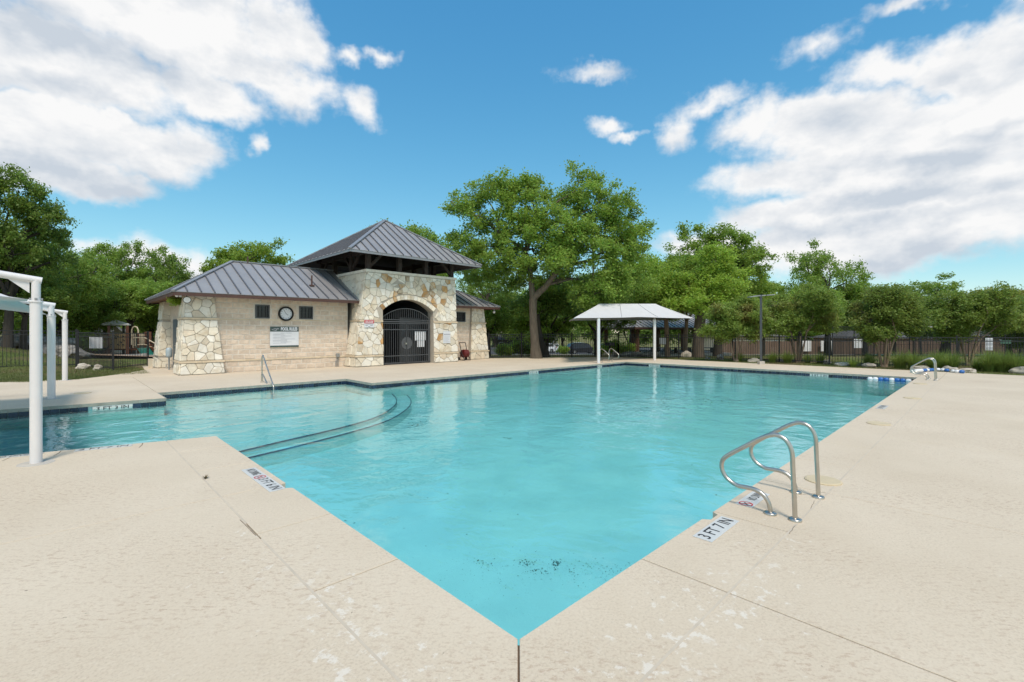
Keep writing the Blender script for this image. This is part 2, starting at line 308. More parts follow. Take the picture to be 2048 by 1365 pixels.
def leaf_mat(name, col, trans, hv=.25, tip=None):
    m = bpy.data.materials.new(name); m.use_nodes = True; T = m.node_tree; N = T.nodes; L = T.links; N.clear()
    out = N.new('ShaderNodeOutputMaterial'); d = N.new('ShaderNodeBsdfPrincipled'); d.inputs['Roughness'].default_value = .55; d.inputs['Specular IOR Level'].default_value = .35
    t = N.new('ShaderNodeBsdfTranslucent'); ms = N.new('ShaderNodeMixShader'); ms.inputs[0].default_value = .38
    g = N.new('ShaderNodeNewGeometry'); hs = N.new('ShaderNodeHueSaturation'); c = N.new('ShaderNodeRGB'); c.outputs[0].default_value = (*col, 1); cs = c.outputs[0]
    nz = N.new('ShaderNodeTexNoise'); nz.inputs['Scale'].default_value = .55; nz.inputs['Detail'].default_value = 3; L.new(g.outputs['Position'], nz.inputs['Vector'])
    if tip:
        mr = N.new('ShaderNodeMapRange'); L.new(nz.outputs['Fac'], mr.inputs[0]); mr.inputs[1].default_value = .56; mr.inputs[2].default_value = .8
        mi = N.new('ShaderNodeMix'); mi.data_type = 'RGBA'; L.new(mr.outputs[0], mi.inputs[0]); L.new(cs, mi.inputs[6]); mi.inputs[7].default_value = (*tip, 1); cs = mi.outputs[2]
    L.new(cs, hs.inputs['Color'])
    a = N.new('ShaderNodeMath'); a.operation = 'ADD'; L.new(g.outputs['Random Per Island'], a.inputs[0]); L.new(nz.outputs['Fac'], a.inputs[1])
    mr = N.new('ShaderNodeMapRange'); L.new(a.outputs[0], mr.inputs[0]); mr.inputs[1].default_value = .3; mr.inputs[2].default_value = 1.6; mr.inputs[3].default_value = 1 - hv; mr.inputs[4].default_value = 1 + hv * 1.3
    oi = N.new('ShaderNodeObjectInfo'); mo = N.new('ShaderNodeMapRange'); L.new(oi.outputs['Random'], mo.inputs[0]); mo.inputs[3].default_value = .86; mo.inputs[4].default_value = 1.14
    mu = N.new('ShaderNodeMath'); mu.operation = 'MULTIPLY'; L.new(mr.outputs[0], mu.inputs[0]); L.new(mo.outputs[0], mu.inputs[1]); L.new(mu.outputs[0], hs.inputs['Value'])
    mh = N.new('ShaderNodeMapRange'); L.new(g.outputs['Random Per Island'], mh.inputs[0]); mh.inputs[3].default_value = .488; mh.inputs[4].default_value = .512; L.new(mh.outputs[0], hs.inputs['Hue'])
    L.new(hs.outputs[0], d.inputs['Base Color'])
    h2 = N.new('ShaderNodeHueSaturation'); h2.inputs['Value'].default_value = trans; h2.inputs['Hue'].default_value = .485; L.new(hs.outputs[0], h2.inputs['Color']); L.new(h2.outputs[0], t.inputs[0])
    L.new(d.outputs[0], ms.inputs[1]); L.new(t.outputs[0], ms.inputs[2]); L.new(ms.outputs[0], out.inputs[0]); return m
MT['leaf_oak'] = leaf_mat('oak_leaf', (.170, .262, .045), 2.05)
MT['leaf_bright'] = leaf_mat('elm_leaf', (.21, .31, .045), 2.05)
MT['leaf_dark'] = leaf_mat('live_oak_leaf', (.155, .238, .045), 2.05)
MT['leaf_myrtle'] = leaf_mat('myrtle_leaf', (.16, .23, .045), 1.9, tip=(.21, .14, .06))
MT['leaf_yellow'] = leaf_mat('yellow_leaf', (.22, .21, .03), 1.6)
MT['grass_blade'] = leaf_mat('grass_blade', (.16, .23, .05), 1.6, .35)
MT['turf_blade'] = leaf_mat('turf_blade', (.12, .145, .045), 1.3, .4, tip=(.16, .12, .06))

def deck_material():
    m = bpy.data.materials.new('deck_coating'); m.use_nodes = True; T = m.node_tree; N = T.nodes; L = T.links; b = N['Principled BSDF']
    b.inputs['Roughness'].default_value = .88; b.inputs['Specular IOR Level'].default_value = .25
    g = N.new('ShaderNodeNewGeometry'); pos = g.outputs['Position']
    def noise(s, d=5, r=.6, sc=(1, 1, 1), rot=0):
        mp = N.new('ShaderNodeMapping'); L.new(pos, mp.inputs[0]); mp.inputs['Scale'].default_value = sc; mp.inputs['Rotation'].default_value = (0, 0, rot); mp.vector_type = 'TEXTURE'
        n = N.new('ShaderNodeTexNoise'); n.inputs['Scale'].default_value = s; n.inputs['Detail'].default_value = d; n.inputs['Roughness'].default_value = r; L.new(mp.outputs[0], n.inputs['Vector']); return n.outputs['Fac']
    def rng(v, a, b_, c=0, d=1):
        n = N.new('ShaderNodeMapRange'); L.new(v, n.inputs[0])
        for i, q in enumerate((a, b_, c, d)): n.inputs[1 + i].default_value = q
        return n.outputs[0]
    def mul(a, b_, op='MULTIPLY'):
        n = N.new('ShaderNodeMath'); n.operation = op; n.use_clamp = op != 'SUBTRACT'
        for i, q in enumerate((a, b_)):
            if isinstance(q, (int, float)): n.inputs[i].default_value = q
            else: L.new(q, n.inputs[i])
        return n.outputs[0]
    def mixc(f, a, col):
        n = N.new('ShaderNodeMix'); n.data_type = 'RGBA'; L.new(f, n.inputs[0])
        if isinstance(a, tuple): n.inputs[6].default_value = (*a, 1)
        else: L.new(a, n.inputs[6])
        n.inputs[7].default_value = (*col, 1); return n.outputs[2]
    c = mixc(rng(noise(.55, 4), .35, .7), (.66, .565, .435), (.595, .50, .375))
    # knock-down texture: small flat islands over darker pits
    kn = noise(62, 4, .62); pits = rng(kn, .50, .62)
    c = mixc(mul(pits, rng(noise(1.3, 4), .35, .65, .12, .42)), c, (.42, .335, .24))
    isl = rng(noise(50, 3, .55), .56, .66); c = mixc(mul(isl, .28), c, (.72, .635, .51))
    # worn patches where the coat is scuffed through, drawn out along the trowel direction
    worn = mul(rng(noise(.8, 5, .65, (1.6, 1, 1), R(-44)), .42, .66, .12, 1), rng(noise(30, 6, .78, (1.9, .8, 1), R(-44)), .53, .585))
    c = mixc(mul(worn, .8), c, (.44, .325, .235))
    # chipped pale patches, densest beside the sealed joints
    sp = N.new('ShaderNodeSeparateXYZ'); L.new(pos, sp.inputs[0])
    def band(s, w, c0):
        a = N.new('ShaderNodeMath'); a.operation = 'ADD'; L.new(s, a.inputs[0]); a.inputs[1].default_value = -c0
        q = N.new('ShaderNodeMath'); q.operation = 'ABSOLUTE'; L.new(a.outputs[0], q.inputs[0]); return rng(q.outputs[0], 0, w, 1, 0)
    near = mul(mul(band(sp.outputs[0], .55, -.62), rng(sp.outputs[1], 3.4, 1.4)), mul(band(sp.outputs[1], .55, -.62), rng(sp.outputs[0], 3.4, 1.4)), 'ADD')
    chips = mul(noise(11, 6, .72), mul(near, .125), 'ADD'); chips = mul(rng(chips, .655, .70), rng(noise(1.1, 3), .40, .52))
    c = mixc(mul(chips, .55), c, (.76, .72, .645))
    dirt = rng(noise(2.1, 5, .7, (1, 1, 1), 1.0), .66, .8); c = mixc(mul(dirt, .25), c, (.40, .33, .25))
    spots = rng(noise(24, 2, .4), .765, .79); c = mixc(mul(spots, .7), c, (.20, .16, .12))
    L.new(c, b.inputs['Base Color'])
    bp = N.new('ShaderNodeBump'); bp.inputs['Strength'].default_value = .2; bp.inputs['Distance'].default_value = .003; L.new(kn, bp.inputs['Height'])
    L.new(bp.outputs[0], b.inputs['Normal']); return m
MT['deck'] = deck_material()

# ------------------------------------------------------------------ ground
def ground_material():
    m = bpy.data.materials.new('lawn'); m.use_nodes = True; T = m.node_tree; N = T.nodes; L = T.links; b = N['Principled BSDF']; b.inputs['Roughness'].default_value = .95; b.inputs['Specular IOR Level'].default_value = .1
    g = N.new('ShaderNodeNewGeometry')
    def nz(s, d=5):
        n = N.new('ShaderNodeTexNoise'); n.inputs['Scale'].default_value = s; n.inputs['Detail'].default_value = d; n.inputs['Roughness'].default_value = .65; L.new(g.outputs['Position'], n.inputs['Vector']); return n.outputs['Fac']
    r = N.new('ShaderNodeValToRGB'); L.new(nz(.45), r.inputs[0])
    for i, (p, c) in enumerate(((.36, (.17, .12, .075)), (.46, (.15, .125, .06)), (.54, (.115, .135, .04)), (.7, (.085, .125, .03)))):
        e = r.color_ramp.elements[i] if i < 2 else r.color_ramp.elements.new(p); e.position = p; e.color = (*c, 1)
    mi = N.new('ShaderNodeMix'); mi.data_type = 'RGBA'; mi.blend_type = 'MULTIPLY'; mi.inputs[0].default_value = .7; L.new(r.outputs[0], mi.inputs[6])
    r2 = N.new('ShaderNodeMapRange'); L.new(nz(9, 6), r2.inputs[0]); r2.inputs[3].default_value = .6; r2.inputs[4].default_value = 1.9; L.new(r2.outputs[0], mi.inputs[7])
    L.new(mi.outputs[2], b.inputs['Base Color'])
    bp = N.new('ShaderNodeBump'); bp.inputs['Strength'].default_value = .8; bp.inputs['Distance'].default_value = .05; L.new(nz(25), bp.inputs['Height']); L.new(bp.outputs[0], b.inputs['Normal']); return m
MT['lawn'] = ground_material()
def grid_axis(lo, hi, near_lo, near_hi, fine, coarse):
    xs = list(np.arange(near_lo, near_hi + 1e-6, fine)); x = near_lo; st = fine
    while x > lo: st = min(st * 1.5, coarse); x -= st; xs.insert(0, x)
    x = near_hi; st = fine
    while x < hi: st = min(st * 1.5, coarse); x += st; xs.append(x)
    return xs
gx = grid_axis(-900, 900, -40, 70, 1.0, 150); gy = grid_axis(-900, 900, -20, 70, 1.0, 150)
mb = MB(); mb.v = [(x, y, ground_z(x, y)) for y in gy for x in gx]; nx = len(gx)
for j in range(len(gy) - 1):
    for i in range(nx - 1):
        if -10.5 < gx[i] and gx[i+1] < 20.5 and -1.5 < gy[j] and gy[j+1] < 14.5: continue
        mb.f.append((j*nx+i, j*nx+i+1, (j+1)*nx+i+1, (j+1)*nx+i)); mb.m.append(0)
ground = tag(mb.build('ground', MT['lawn'], smooth=True), 'lawn and bare earth around the pool deck and park', kind='structure')

# ------------------------------------------------------------------ pool deck of separate slabs
deck = tag(bpy.data.objects.new('pool_deck', None), 'beige textured concrete deck around the swimming pool', kind='structure'); COL.objects.link(deck)
def offset_poly(poly, d):
    n = len(poly); P = [Vector((p[0], p[1])) for p in poly]
    area = sum(P[i].x*P[(i+1) % n].y - P[(i+1) % n].x*P[i].y for i in range(n))
    if area < 0: P = P[::-1]
    out = []
    for i in range(n):
        a, b, c = P[i-1], P[i], P[(i+1) % n]; d1 = (b-a).normalized(); d2 = (c-b).normalized()
        n1 = Vector((-d1.y, d1.x)); n2 = Vector((-d2.y, d2.x)); k = 1 + n1.dot(n2)
        out.append(b + (n1 + n2) * (d / max(k, .25)))
    return out
def slab(poly, gap=.005, th=.075):
    a = offset_poly(poly, gap); b = offset_poly(poly, gap + .003); n = len(a); mb = MB()
    vs = [(p.x, p.y, -th) for p in a] + [(p.x, p.y, -.003) for p in a] + [(p.x, p.y, 0) for p in b]
    fs = [(i, (i+1) % n, n+(i+1) % n, n+i) for i in range(n)] + [(n+i, n+(i+1) % n, 2*n+(i+1) % n, 2*n+i) for i in range(n)] + [tuple(range(2*n, 3*n)), tuple(range(n))[::-1]]
    mb.add(vs, fs); return mb.build('slab', MT['deck'], deck)
E_ = lambda x: 6.53 - .26 * x          # near edge of the shallow arm
G_ = lambda x: 12.08 - .11 * x         # far edge of the shallow arm
XE = 19.6; YF = 11.62; YR = 13.42
c = [0, 1.19, 2.32, 3.47, 4.6, 5.75]
slab([(0, 0), (0, 1.19), (-.6, 1.19), (-.6, -.6)])
slab([(0, 1.19), (0, 2.32), (-.6, 2.32), (-.6, 1.19)])
slab([(0, 2.32), (0, 3.26), (-.055, 3.30), (-.055, 3.44), (0, 3.47), (-.6, 3.47), (-.6, 2.32)])
slab([(0, 3.47), (0, 4.6), (-.6, 4.6), (-.6, 3.47)])
slab([(0, 4.6), (0, 5.75), (-.6, 5.75), (-.6, 4.6)])
slab([(0, 5.75), (0, E_(0)), (-.6, E_(-.6)), (-.6, 5.75)])
slab([(-.6, -9), (-.6, 3.47), (-7, 3.47), (-7, -9)]); slab([(-7, -9), (-7, 3.47), (-15, 3.47), (-15, -9)])
slab([(-.6, 3.47), (-.6, E_(-.6)), (-3, E_(-3)), (-3, 3.47)])
slab([(-3, 3.47), (-3, E_(-3)), (-9, E_(-9)), (-9, 3.47)]); slab([(-9, 3.47), (-9, 14), (-15, 14), (-15, 3.47)])
xs = [0, 1.22, 2.45, 3.72, 4.95, 6.2, 7.45, 8.7, 9.95, 11.2, 12.45, 13.7, 14.95, 16.2, 17.45, 18.6, XE]
for i in range(len(xs) - 1):
    a, b = xs[i], xs[i+1]
    if i == 0: p = [(0, 0), (-.6, -.6), (b, -.6), (b, 0)]
    elif i == 1: p = [(a, -.6), (b, -.6), (b, 0), (b-.02, 0), (b-.05, -.055), (b-.2, -.055), (b-.24, 0), (a, 0)]
    else: p = [(a, -.6), (b, -.6), (b, 0), (a, 0)]
    slab(p)
xs = [-.6, 1.22, 3.72, 7.2, 10.7, 14.2, 17.6, 20.2, 23.2]
for i in range(len(xs) - 1): slab([(xs[i], -14), (xs[i+1], -14), (xs[i+1], -.6), (xs[i], -.6)])
ys = [-.6, 0, 2.4, 4.8, 7.2, 9.6, YF]
for i in range(1, len(ys) - 1):
    slab([(XE, ys[i]), (XE+.6, ys[i]), (XE+.6, ys[i+1]), (XE, ys[i+1])]); slab([(XE+.6, ys[i]), (23.2, ys[i]), (23.2, ys[i+1]), (XE+.6, ys[i+1])])
slab([(XE, -.6), (20.2, -.6), (20.2, 0), (XE, 0)]); slab([(20.2, -.6), (23.2, -.6), (23.2, 0), (20.2, 0)])
xs = [5.2, 8, 10.8, 13.6, 16.4, XE]
for i in range(5):
    slab([(xs[i], YF), (xs[i+1], YF), (xs[i+1], YF+.6), (xs[i], YF+.6)]); slab([(xs[i], YF+.6), (xs[i+1], YF+.6), (xs[i+1], 19.0 if i < 4 else 16.9), (xs[i], 19.0)])
slab([(XE, YF), (23.2, YF), (23.0, 14.3), (XE, 16.9)])
slab([(.1, YR), (5.2, YR), (5.2, 16.2), (.1, 16.2)]); slab([(.1, 16.2), (5.2, 16.2), (5.2, 19.2), (.1, 19.2)])
slab([(.1, G_(.1)), (.1, 16.2), (-3, 16.2), (-3, G_(-3))]); slab([(-3, G_(-3)), (-3, 16.2), (-9, 16.2), (-9, G_(-9))])
slab([(.1, 16.2), (.1, 19.2), (-.55, 20.3), (-1.3, 19.45), (-3.1, 20.0), (-3.1, 16.2)])
slab([(-3.1, 16.2), (-3.1, 20.0), (-15, 21.0), (-15, 14.0), (-9, 14.0), (-9, 16.2)])
slab([(.1, 19.2), (2.2, 19.2), (2.2, 25.5), (1.0, 25.5), (.8, 22.7), (.2, 21.5), (-.55, 20.3)])
# dark bedding seen down the joints
mb = MB()
def bed(poly): mb.add([(p[0], p[1], -.022) for p in poly], [tuple(range(len(poly)))])
for p in ([(-15, -9), (-.04, -9), (-.04, 6.5), (-15, 10.4)], [(-.04, -14), (23.15, -14), (23.15, -.04), (-.04, -.04)], [(XE+.04, -.04), (23.15, -.04), (23.0, 14.2), (XE+.04, 16.8)],
          [(5.3, YF+.04), (XE+.04, YF+.04), (XE+.04, 16.8), (16, 18.9), (5.3, 18.9)], [(.15, YR+.04), (5.3, YR+.04), (5.3, 19), (.15, 19)], [(-9, 13.15), (.06, G_(0)+.05), (.15, 19), (-3, 19.9), (-9, 19.9)]): bed(p)
mb.add([(-.5, -.5, -.030), (-.001, -.012, -.030), (-.012, -.001, -.030)], [(0, 1, 2)])
put(mb.build('joint_bed', MT['joint']), deck)
mb = MB()      # flush grey sealant in the long joints
mb.box(-.608, -.592, -.6, 2.2, -.03, .0012); mb.box(-.608, -.592, 2.6, 6.6, -.03, .0012); mb.box(-.592, 18.5, -.608, -.592, -.03, .0012)
put(mb.build('sealant', MT['sealant']), deck)
def crack(pts, w=.006):     # open cracks and weathered joints
    m = MB(); P = [Vector((x, y, .0012)) for x, y in pts]
    for i in range(len(P)-1):
        d = (P[i+1]-P[i]).normalized(); s = Vector((-d.y, d.x, 0))*w/2; m.add([P[i]-s, P[i+1]-s*.7, P[i+1]+s*.7, P[i]+s], [(0, 1, 2, 3)])
    put(m.build('crack', MT['joint']), deck)
for px, py in ((25, 911), (122, 901), (284, 885)):
    p = at(px, py); q = Vector((p.x, E_(p.x) - .02, 0)); crack([(q.x, q.y), (q.x-.02, q.y-.14), (q.x-.07, q.y-.30)], .012)
rk = random.Random(9)
def wander(a, b, n, j): a, b = at(*a), at(*b); return [(a.x + (b.x-a.x)*i/n + rk.uniform(-j, j), a.y + (b.y-a.y)*i/n + rk.uniform(-j, j)) for i in range(n+1)]
crack(wander((1590, 1052), (1578, 1068), 5, .004), .004); crack(wander((1628, 1002), (1622, 1018), 5, .004), .004); crack(wander((480, 1040), (512, 1072), 3, .001), .006)
crack(wander((1650, 985), (1600, 990), 5, .004), .003)

# ------------------------------------------------------------------ pool basin
POOL = [(0, 0), (XE, 0), (XE, YF), (5.2, YF), (5.2, YR), (.1, YR), (.1, G_(.1)), (-9, G_(-9)), (-9, E_(-9)), (0, E_(0))]
def plaster():
    m = mat('pool_plaster', (.56, .75, .73), .7, var=.07, scale=1.2, bump=.15, bscale=30, col2=(.50, .70, .69), mixscale=.9)
    return m
MT['plaster'] = plaster()
basin = tag(bpy.data.objects.new('pool_basin', None), 'pale aqua plaster basin of the swimming pool', kind='structure'); COL.objects.link(basin)
FZ = -.74; WZ = -.135
mb = MB(); n = len(POOL); out = offset_poly(POOL, -.02)
mb.add([(p.x, p.y, FZ) for p in out], [tuple(range(n))]); put(mb.build('floor', MT['plaster']), basin)
mb = MB(); mb.add([(p.x, p.y, -.07) for p in out] + [(p.x, p.y, FZ) for p in out], [(i, (i+1) % n, n+(i+1) % n, n+i) for i in range(n)]); put(mb.build('basin_wall', MT['plaster']), basin)
# grey face of the coping under the deck edge and the row of dark tiles below it
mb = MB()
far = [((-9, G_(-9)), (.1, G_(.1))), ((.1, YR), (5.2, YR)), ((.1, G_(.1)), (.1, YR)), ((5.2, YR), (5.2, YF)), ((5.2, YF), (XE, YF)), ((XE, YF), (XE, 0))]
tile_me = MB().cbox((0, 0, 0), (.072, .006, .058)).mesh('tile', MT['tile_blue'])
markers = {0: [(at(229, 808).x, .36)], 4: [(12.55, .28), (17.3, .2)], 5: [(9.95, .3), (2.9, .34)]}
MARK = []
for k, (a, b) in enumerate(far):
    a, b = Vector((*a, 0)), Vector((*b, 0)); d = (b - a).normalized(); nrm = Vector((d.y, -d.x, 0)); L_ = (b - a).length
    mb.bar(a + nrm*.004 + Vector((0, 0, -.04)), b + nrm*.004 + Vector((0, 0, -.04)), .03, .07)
    N_ = int(L_ / .152)
    for i in range(N_):
        p = a + d * ((i + .5) * L_ / N_)
        if k == 0 and p.x < -3.4: continue
        key = p.y if k == 5 else p.x
        hit = [m for m in markers.get(k, []) if abs(key - m[0]) < m[1]]
        if hit: continue
        o = link('tile', tile_me); o.location = p + nrm*.006 + Vector((0, 0, -.136)); o.rotation_euler = (0, 0, math.atan2(d.y, d.x)); put(o, basin)
    for m in markers.get(k, []):
        q = a + d * ((m[0] - (a.y if k == 5 else a.x)) / (d.y if k == 5 else d.x)); MARK.append((k, q, d, nrm, m[1]))
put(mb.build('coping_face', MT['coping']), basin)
# steps of the beach entry: two curved treads with dark nosing tiles
def arc_pts(pts, z): return [at(px, py, z) for px, py in pts]
def catmull(P, k=6):
    out = []
    for i in range(len(P) - 1):
        p0, p1, p2, p3 = P[max(i-1, 0)], P[i], P[i+1], P[min(i+2, len(P)-1)]
        for j in range(k):
            t = j / k; out.append(.5 * ((2*p1) + (-p0+p2)*t + (2*p0-5*p1+4*p2-p3)*t*t + (-p0+3*p1-3*p2+p3)*t**3))
    return out + [P[-1]]
inner = [(430, 917), (485, 903), (560, 885), (680, 857), (750, 836), (786, 815), (793, 801), (783, 788), (757, 775)]
outer = [(440, 931), (500, 916), (580, 897), (700, 866), (775, 842), (812, 820), (822, 804), (812, 790), (785, 776)]
for nm, pts, z in (('tread', inner, -.42), ('tread', outer, -.52)):
    P = catmull(arc_pts(pts, z)); poly = [(p.x, p.y) for p in P] + [(5.15, YF), (5.15, YR-.01), (.15, YR-.01), (.15, G_(.1)), (-8.9, G_(-8.9)), (-8.9, E_(-8.9)), (-.02, E_(0))]
    mb = MB(); mb.prism(poly, FZ + .001, z); put(mb.build(nm, MT['plaster']), basin)
    mb = MB(); mb.tube([p + Vector((0, 0, .006)) for p in P], .015, 5); put(mb.build('nosing_tile', MT['nosing']), basin)

# water surface
def water_material():
    m = bpy.data.materials.new('pool_water'); m.use_nodes = True; T = m.node_tree; N = T.nodes; L = T.links; N.clear()
    out = N.new('ShaderNodeOutputMaterial'); tr = N.new('ShaderNodeBsdfTransparent'); tr.inputs[0].default_value = (.555, .855, .89, 1)
    gl = N.new('ShaderNodeBsdfGlossy'); gl.inputs['Roughness'].default_value = .02; gl.inputs[0].default_value = (1, 1, 1, 1)
    fr = N.new('ShaderNodeFresnel'); fr.inputs[0].default_value = 1.333; ms = N.new('ShaderNodeMixShader')
    g = N.new('ShaderNodeNewGeometry')
    def nz(s, d, sc=(1, 1, 1), rot=0):
        mp = N.new('ShaderNodeMapping'); L.new(g.outputs['Position'], mp.inputs[0]); mp.inputs['Scale'].default_value = sc; mp.inputs['Rotation'].default_value = (0, 0, rot)
        n = N.new('ShaderNodeTexNoise'); n.inputs['Scale'].default_value = s; n.inputs['Detail'].default_value = d; n.inputs['Roughness'].default_value = .5; n.inputs['Distortion'].default_value = .6; L.new(mp.outputs[0], n.inputs['Vector']); return n.outputs['Fac']
    calm = N.new('ShaderNodeMapRange'); L.new(nz(.16, 2), calm.inputs[0]); calm.inputs[1].default_value = .36; calm.inputs[2].default_value = .62; calm.inputs[3].default_value = .45; calm.inputs[4].default_value = 1.25
    a = N.new('ShaderNodeMath'); a.operation = 'MULTIPLY'; L.new(nz(1.6, 2, (1, 1, 1), .4), a.inputs[0]); a.inputs[1].default_value = 1.0
    b = N.new('ShaderNodeMath'); b.operation = 'MULTIPLY_ADD'; L.new(nz(7.0, 3, (1.25, .8, 1), .9), b.inputs[0]); b.inputs[1].default_value = .22; L.new(a.outputs[0], b.inputs[2])
    bp = N.new('ShaderNodeBump'); bp.inputs['Distance'].default_value = .03; L.new(b.outputs[0], bp.inputs['Height']); L.new(calm.outputs[0], bp.inputs['Strength'])
    L.new(bp.outputs[0], gl.inputs['Normal']); L.new(bp.outputs[0], fr.inputs['Normal'])
    L.new(fr.outputs[0], ms.inputs[0]); L.new(tr.outputs[0], ms.inputs[1]); L.new(gl.outputs[0], ms.inputs[2]); L.new(ms.outputs[0], out.inputs[0]); return m
MT['water'] = water_material()
mb = MB(); wp = offset_poly(POOL, -.015); mb.add([(p.x, p.y, WZ) for p in wp], [tuple(range(n))])
tag(mb.build('water', MT['water']), 'clear turquoise water filling the pool', kind='structure')
# leaf litter that has settled on the floor
rngl = random.Random(5); mb = MB()
def flake(p, s):
    a = rngl.uniform(0, 6.28); t = Vector((math.cos(a), math.sin(a), 0)); b = Vector((-t.y, t.x, 0)); k = rngl.uniform(.25, .7)
    mb.add([p - t*s, p - b*s*k, p + t*s, p + b*s*k + Vector((0, 0, s*.3))], [(0, 1, 2, 3)])
for (px, py, sx, sy, cnt, s) in ((1090, 1140, 120, 20, 300, .0045), (1054, 1126, 9, 4, 40, .008), (1112, 1127, 7, 4, 36, .009), (1084, 1143, 10, 4, 22, .008), (965, 1127, 16, 5, 26, .007), (1010, 1150, 120, 40, 180, .003), (1180, 1138, 70, 10, 90, .006),
                                 (1385, 800, 60, 5, 70, .03), (1300, 815, 60, 6, 60, .025), (830, 850, 10, 5, 40, .025), (620, 1035, 40, 6, 14, .012), (40, 878, 25, 6, 60, .025), (900, 1010, 90, 40, 30, .008), (1450, 950, 50, 20, 25, .01), (1017, 876, 5, 2, 10, .02)):
    for i in range(cnt):
        p = at(px + rngl.gauss(0, sx), py + rngl.gauss(0, sy), FZ + .006)
        if .12 < p.x < 19.4 and .12 < p.y < 11.4 or (p.x < 0 and E_(p.x) + .2 < p.y < G_(p.x) - .2): flake(p, s * rngl.uniform(.5, 1.6))
MT['litter'] = mat('wet_leaf', (.06, .085, .05), .8, var=.4, scale=20)
tag(mb.build('leaf_litter', MT['litter']), 'dark leaf litter settled on the pool floor', kind='stuff')

# ------------------------------------------------------------------ lettering
def text_mesh(s, size, bold=.0, xscale=1.0, width=None):
    c = bpy.data.curves.new('t', 'FONT'); c.body = s; c.size = size; c.align_x = 'CENTER'; c.align_y = 'CENTER'; c.offset = bold; c.extrude = 0; c.resolution_u = 3
    o = bpy.data.objects.new('t', c); COL.objects.link(o); dg = bpy.context.evaluated_depsgraph_get(); me = bpy.data.meshes.new_from_object(o.evaluated_get(dg))
    bpy.data.objects.remove(o); bpy.data.curves.remove(c)
    if width: xscale = width / max(1e-3, max(v.co.x for v in me.vertices) - min(v.co.x for v in me.vertices))
    if xscale != 1: me.transform(Matrix.Diagonal((xscale, 1, 1, 1)))
    return me
def place(me, name, material, parent, o, x, y, lift=.0015):
    """lay a flat mesh with its x axis along x and its y axis along y at o"""
    x = Vector(x).normalized(); y = Vector(y).normalized(); z = x.cross(y)
    M = Matrix(((x.x, y.x, z.x, 0), (x.y, y.y, z.y, 0), (x.z, y.z, z.z, 0), (0, 0, 0, 1))); M.translation = Vector(o) + z * lift
    me.transform(M); me.materials.clear(); me.materials.append(material)
    return link(name, me, parent)
def plate(o, x, y, w, h, th, material, name, parent=None):
    x = Vector(x).normalized(); y = Vector(y).normalized(); z = x.cross(y); o = Vector(o); mb = MB()
    vs = [o + x*(i*w/2) + y*(j*h/2) + z*k for k in (-th, 0) for (i, j) in ((-1,-1),(1,-1),(1,1),(-1,1))]
    mb.add(vs, [(3,2,1,0),(4,5,6,7),(0,1,5,4),(1,2,6,5),(2,3,7,6),(3,0,4,7)]); return mb.build(name, material, parent)
def no_diving(parent, o, x, y, r):
    x = Vector(x).normalized(); y = Vector(y).normalized(); z = x.cross(y); o = Vector(o) + z*.002; mb = MB()
    n = 20
    vs = [o + (x*math.cos(t) + y*math.sin(t))*q for q in (r, r*.8) for t in [2*math.pi*k/n for k in range(n)]]
    mb.add(vs, [(k, (k+1) % n, n+(k+1) % n, n+k) for k in range(n)])
    d = (x + y*-1).normalized(); e = (x + y).normalized(); mb.add([o + z*.0005 + d*(i*r*.85) + e*(j*r*.09) for (i, j) in ((-1,-1),(1,-1),(1,1),(-1,1))], [(0,1,2,3)])
    mb.build('no_diving_ring', MT['red_paint'], parent)
    mb = MB(); mb.add([o + d*(i*r*.1) + e*(j*r*.55) for (i, j) in ((-1,-1),(1,-1),(1.6,1),(-.4,1))], [(0,1,2,3)]); mb.build('diver_figure', MT['ink'], parent)
Z = Vector((0, 0, 1))
def marking(label, o, x, y, w, h, txt, size, sym=None, small=None, xs=1.0):
    t = thing('depth_marking', label, 'marking', o); plate(Vector(o) + Z*.0, x, y, w, h, .004, MT['tile_white'], 'plate', t)
    off = Vector(x).normalized()
    for (s, dx, sz, xk) in txt: place(text_mesh(s, sz, sz*.006, 1, xk), 'lettering', MT['ink'], t, Vector(o) + off*dx, x, y)
    if sym is not None: no_diving(t, Vector(o) + off*sym, x, y, h*.40)
    return t
# near right: reads from the deck side, letters run away from the camera
p = at(1437, 1053); marking('white plate reading 3 FT 7 IN in front of the near grab rails', (2.10, -.175, .005), (1, 0, 0), (0, 1, 0), .56, .15, [('3 FT 7 IN', 0, .14, .49)], 0)
marking('white no diving plate set between the two near grab rails', (3.02, -.145, .005), (1, 0, 0), (0, 1, 0), .50, .15, [('NO DIVING', .09, .11, .28)], 0, sym=-.19)
marking('white plate reading NO DIVING and 3 FT 6 IN on the left near deck edge', (-.145, 3.78, .005), (0, -1, 0), (1, 0, 0), 1.02, .15, [('3 FT 6 IN', .24, .14, .46), ('NO DIVING', -.32, .12, .28)], 0, sym=-.07)
dE = Vector((1, -.26, 0)).normalized(); nE = Vector((.26, 1, 0)).normalized()
p = at(207, 893); marking('worn white plate reading 2 FT 7 IN beside the near shade post', (p.x, E_(p.x) - .12, .005), dE, nE, .60, .13, [('2 FT 7 IN', 0, .125, .52)], 0)
p = at(15, 913); marking('white NO DIVING plate cut off at the left of the near deck', (p.x, E_(p.x) - .10, .005), dE, nE, .66, .12, [('NO DIVING', .08, .10, .44)], 0, sym=-.27)
p = at(1755, 814); marking('small faded depth plate farther along the right deck edge', (p.x, -.16, .005), (1, 0, 0), (0, 1, 0), .62, .15, [('3 FT 9 IN', 0, .13, .52)], 0)
